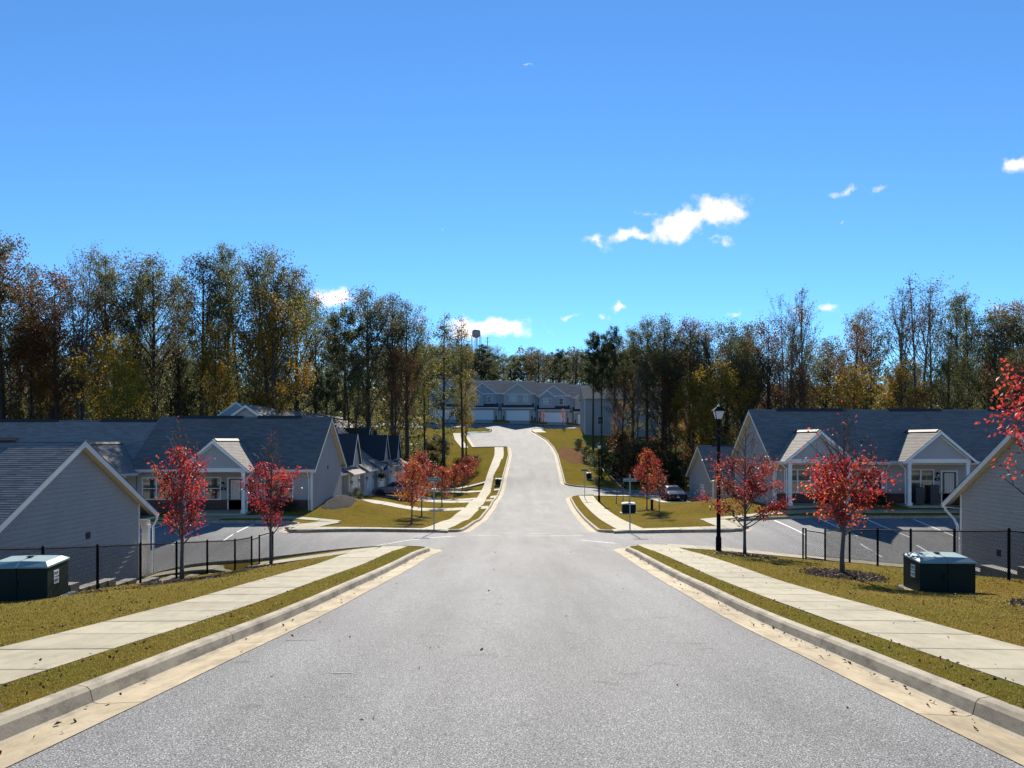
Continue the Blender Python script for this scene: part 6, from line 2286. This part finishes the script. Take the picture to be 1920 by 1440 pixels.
green = np.clip(.12 + .45 * patchy + rng.normal(0, .18, n), 0, 1)[:, None]
edge_green = np.exp(-((np.abs(X - cx(Y)) - 4.3) / .5) ** 2)[:, None] * .25
green = np.clip(green + edge_green, 0, 1)
cols = (1 - green) * np.array([.33, .215, .050]) + green * np.array([.155, .158, .022])
cols *= rng.uniform(.78, 1.18, (n, 1))
g = link('grass', np_mesh('grass', V.reshape(-1, 3), np.arange(3 * n).reshape(-1, 3), M['grass'], cols))
tag(g, kind='stuff')

n = 260000
Y = rng.uniform(41, 68, n); X = np.where(rng.random(n) < .5, rng.uniform(-13.5, -3, n), rng.uniform(4, 17, n))
o = X - cx(Y)
k = ~inside(BACK, X, Y) & ~(np.abs(o + 5.3) < .74) & ~(np.abs(o - 5.5) < .78) & ~((np.abs(Y - 41.2) < .75)) & ~((X < -10.2) & (Y < 47.4)) & ~((X > 11.0) & (Y < 47.4))
k &= ~((X < -12.8) & (Y > 49)) & ~((X > 16.8)) & ~((((X + 12.1) / .95) ** 2 + ((Y - 54.6) / 3.9) ** 2) < 1.1) & ~((np.abs(Y - 68) < 1.4)) & ~((np.abs(X - 9.1) < .75) & (np.abs(Y - 60) < .65))
X, Y = X[k], Y[k]; n = len(X)
Z = Ln(X, Y) - .01
hgt = rng.uniform(.02, .055, n); wid = rng.uniform(.02, .05, n)
a = rng.uniform(0, 2 * PI, n); a2 = rng.uniform(0, 2 * PI, n); ln_ = rng.uniform(0, .8, n) * hgt
V = np.empty((n, 3, 3))
V[:, 0] = np.column_stack([X - np.cos(a) * wid / 2, Y - np.sin(a) * wid / 2, Z]); V[:, 1] = np.column_stack([X + np.cos(a) * wid / 2, Y + np.sin(a) * wid / 2, Z])
V[:, 2] = np.column_stack([X + np.cos(a2) * ln_, Y + np.sin(a2) * ln_, Z + hgt])
patchy = .5 + .5 * np.sin(X * .8 + 1.3 * np.sin(Y * .35)) * np.sin(Y * .4 + X * .3)
green = np.clip(.10 + .5 * patchy + rng.normal(0, .15, n), 0, 1)[:, None]
cols = ((1 - green) * np.array([.33, .215, .050]) + green * np.array([.155, .158, .022])) * rng.uniform(.75, 1.2, (n, 1))
tag(link('grass', np_mesh('grass', V.reshape(-1, 3), np.arange(3 * n).reshape(-1, 3), M['grass'], cols)), kind='stuff')

LX, LY = lawn_points(9500, rng, 5, 31, .9)
# more of them under the trees
for (mx, my, r_) in ((-9.78, 22.8, 2.2), (-9.05, 28.9, 2.0), (8.72, 28.8, 2.4), (8.85, 20.6, 2.6), (10, 13.3, 2.6)):
    q = 420
    LX = np.append(LX, mx + rng.normal(0, r_ * .6, q)); LY = np.append(LY, my - .8 + rng.normal(0, r_ * .6, q))
k = ~inside(BACK, LX, LY) & (LY < 31.3) & (LX > fence_x(LY) - .4) & (LX < 13.1)
LX, LY = LX[k], LY[k]
pos = np.column_stack([LX, LY, Ln(LX, LY) + .035])
V, F = quad_cloud(pos, .042, rng, flat=1.4)
c1 = palette_cols([(.075, .035, .018), (.12, .06, .025), (.05, .028, .018), (.20, .03, .018), (.22, .15, .08)], [4, 3, 3, .6, .6], len(pos), rng, .3)
tag(link('fallen_leaves', np_mesh('fallen_leaves', V, F, M['litter'], c1)), kind='stuff')
# litter in the gutters and a little on the paving
gy = rng.uniform(4.5, 27, 170); sd = np.where(rng.random(170) < .6, 1, -1); of = HW + rng.beta(3, 1.2, 170) * .44
gx = cx(gy) + sd * of
gz = Tn(gx, gy) + .012
ry_ = 6 + 30 * rng.random(46) ** 1.2; rx_ = cx(ry_) + rng.uniform(-3.2, 3.2, 46)
wy = rng.uniform(5, 30, 40); wx = cx(wy) + np.where(rng.random(40) < .5, -5.42, 5.25) + rng.uniform(-.65, .65, 40)
pos = np.vstack([np.column_stack([gx, gy, gz]), np.column_stack([rx_, ry_, Tn(rx_, ry_) + .012]), np.column_stack([wx, wy, Ln(wx, wy) + .04])])
sz = np.concatenate([rng.uniform(.02, .07, 170), rng.uniform(.03, .065, 46), rng.uniform(.03, .06, 40)])
V, F = quad_cloud(pos, sz, rng, flat=2.0)
c2 = palette_cols([(.06, .03, .018), (.10, .05, .025), (.04, .025, .018), (.22, .03, .018)], [4, 3, 3, .7], len(pos), rng, .3)
tag(link('gutter_leaves', np_mesh('gutter_leaves', V, F, M['litter'], c2)), kind='stuff')
# thin tar marks across the street
TAR = simple('tar', (.05, .05, .052), .7, .2, 20, obj=False)
for (x, y, w, t) in ((-.95, 11.4, .75, .05), (-1.25, 10.6, .35, .03), (-3.0, 10.2, .4, .03), (-2.0, 13.2, .42, .06), (2.2, 9.9, .3, .025), (2.3, 9.5, .2, .025), (-1.9, 8.0, .22, .05), (2.9, 12.2, .5, .02), (-.3, 11.9, .2, .05)):
    paint('tar_mark', (x, y), (x + w, y + .03), t, TAR, .004)
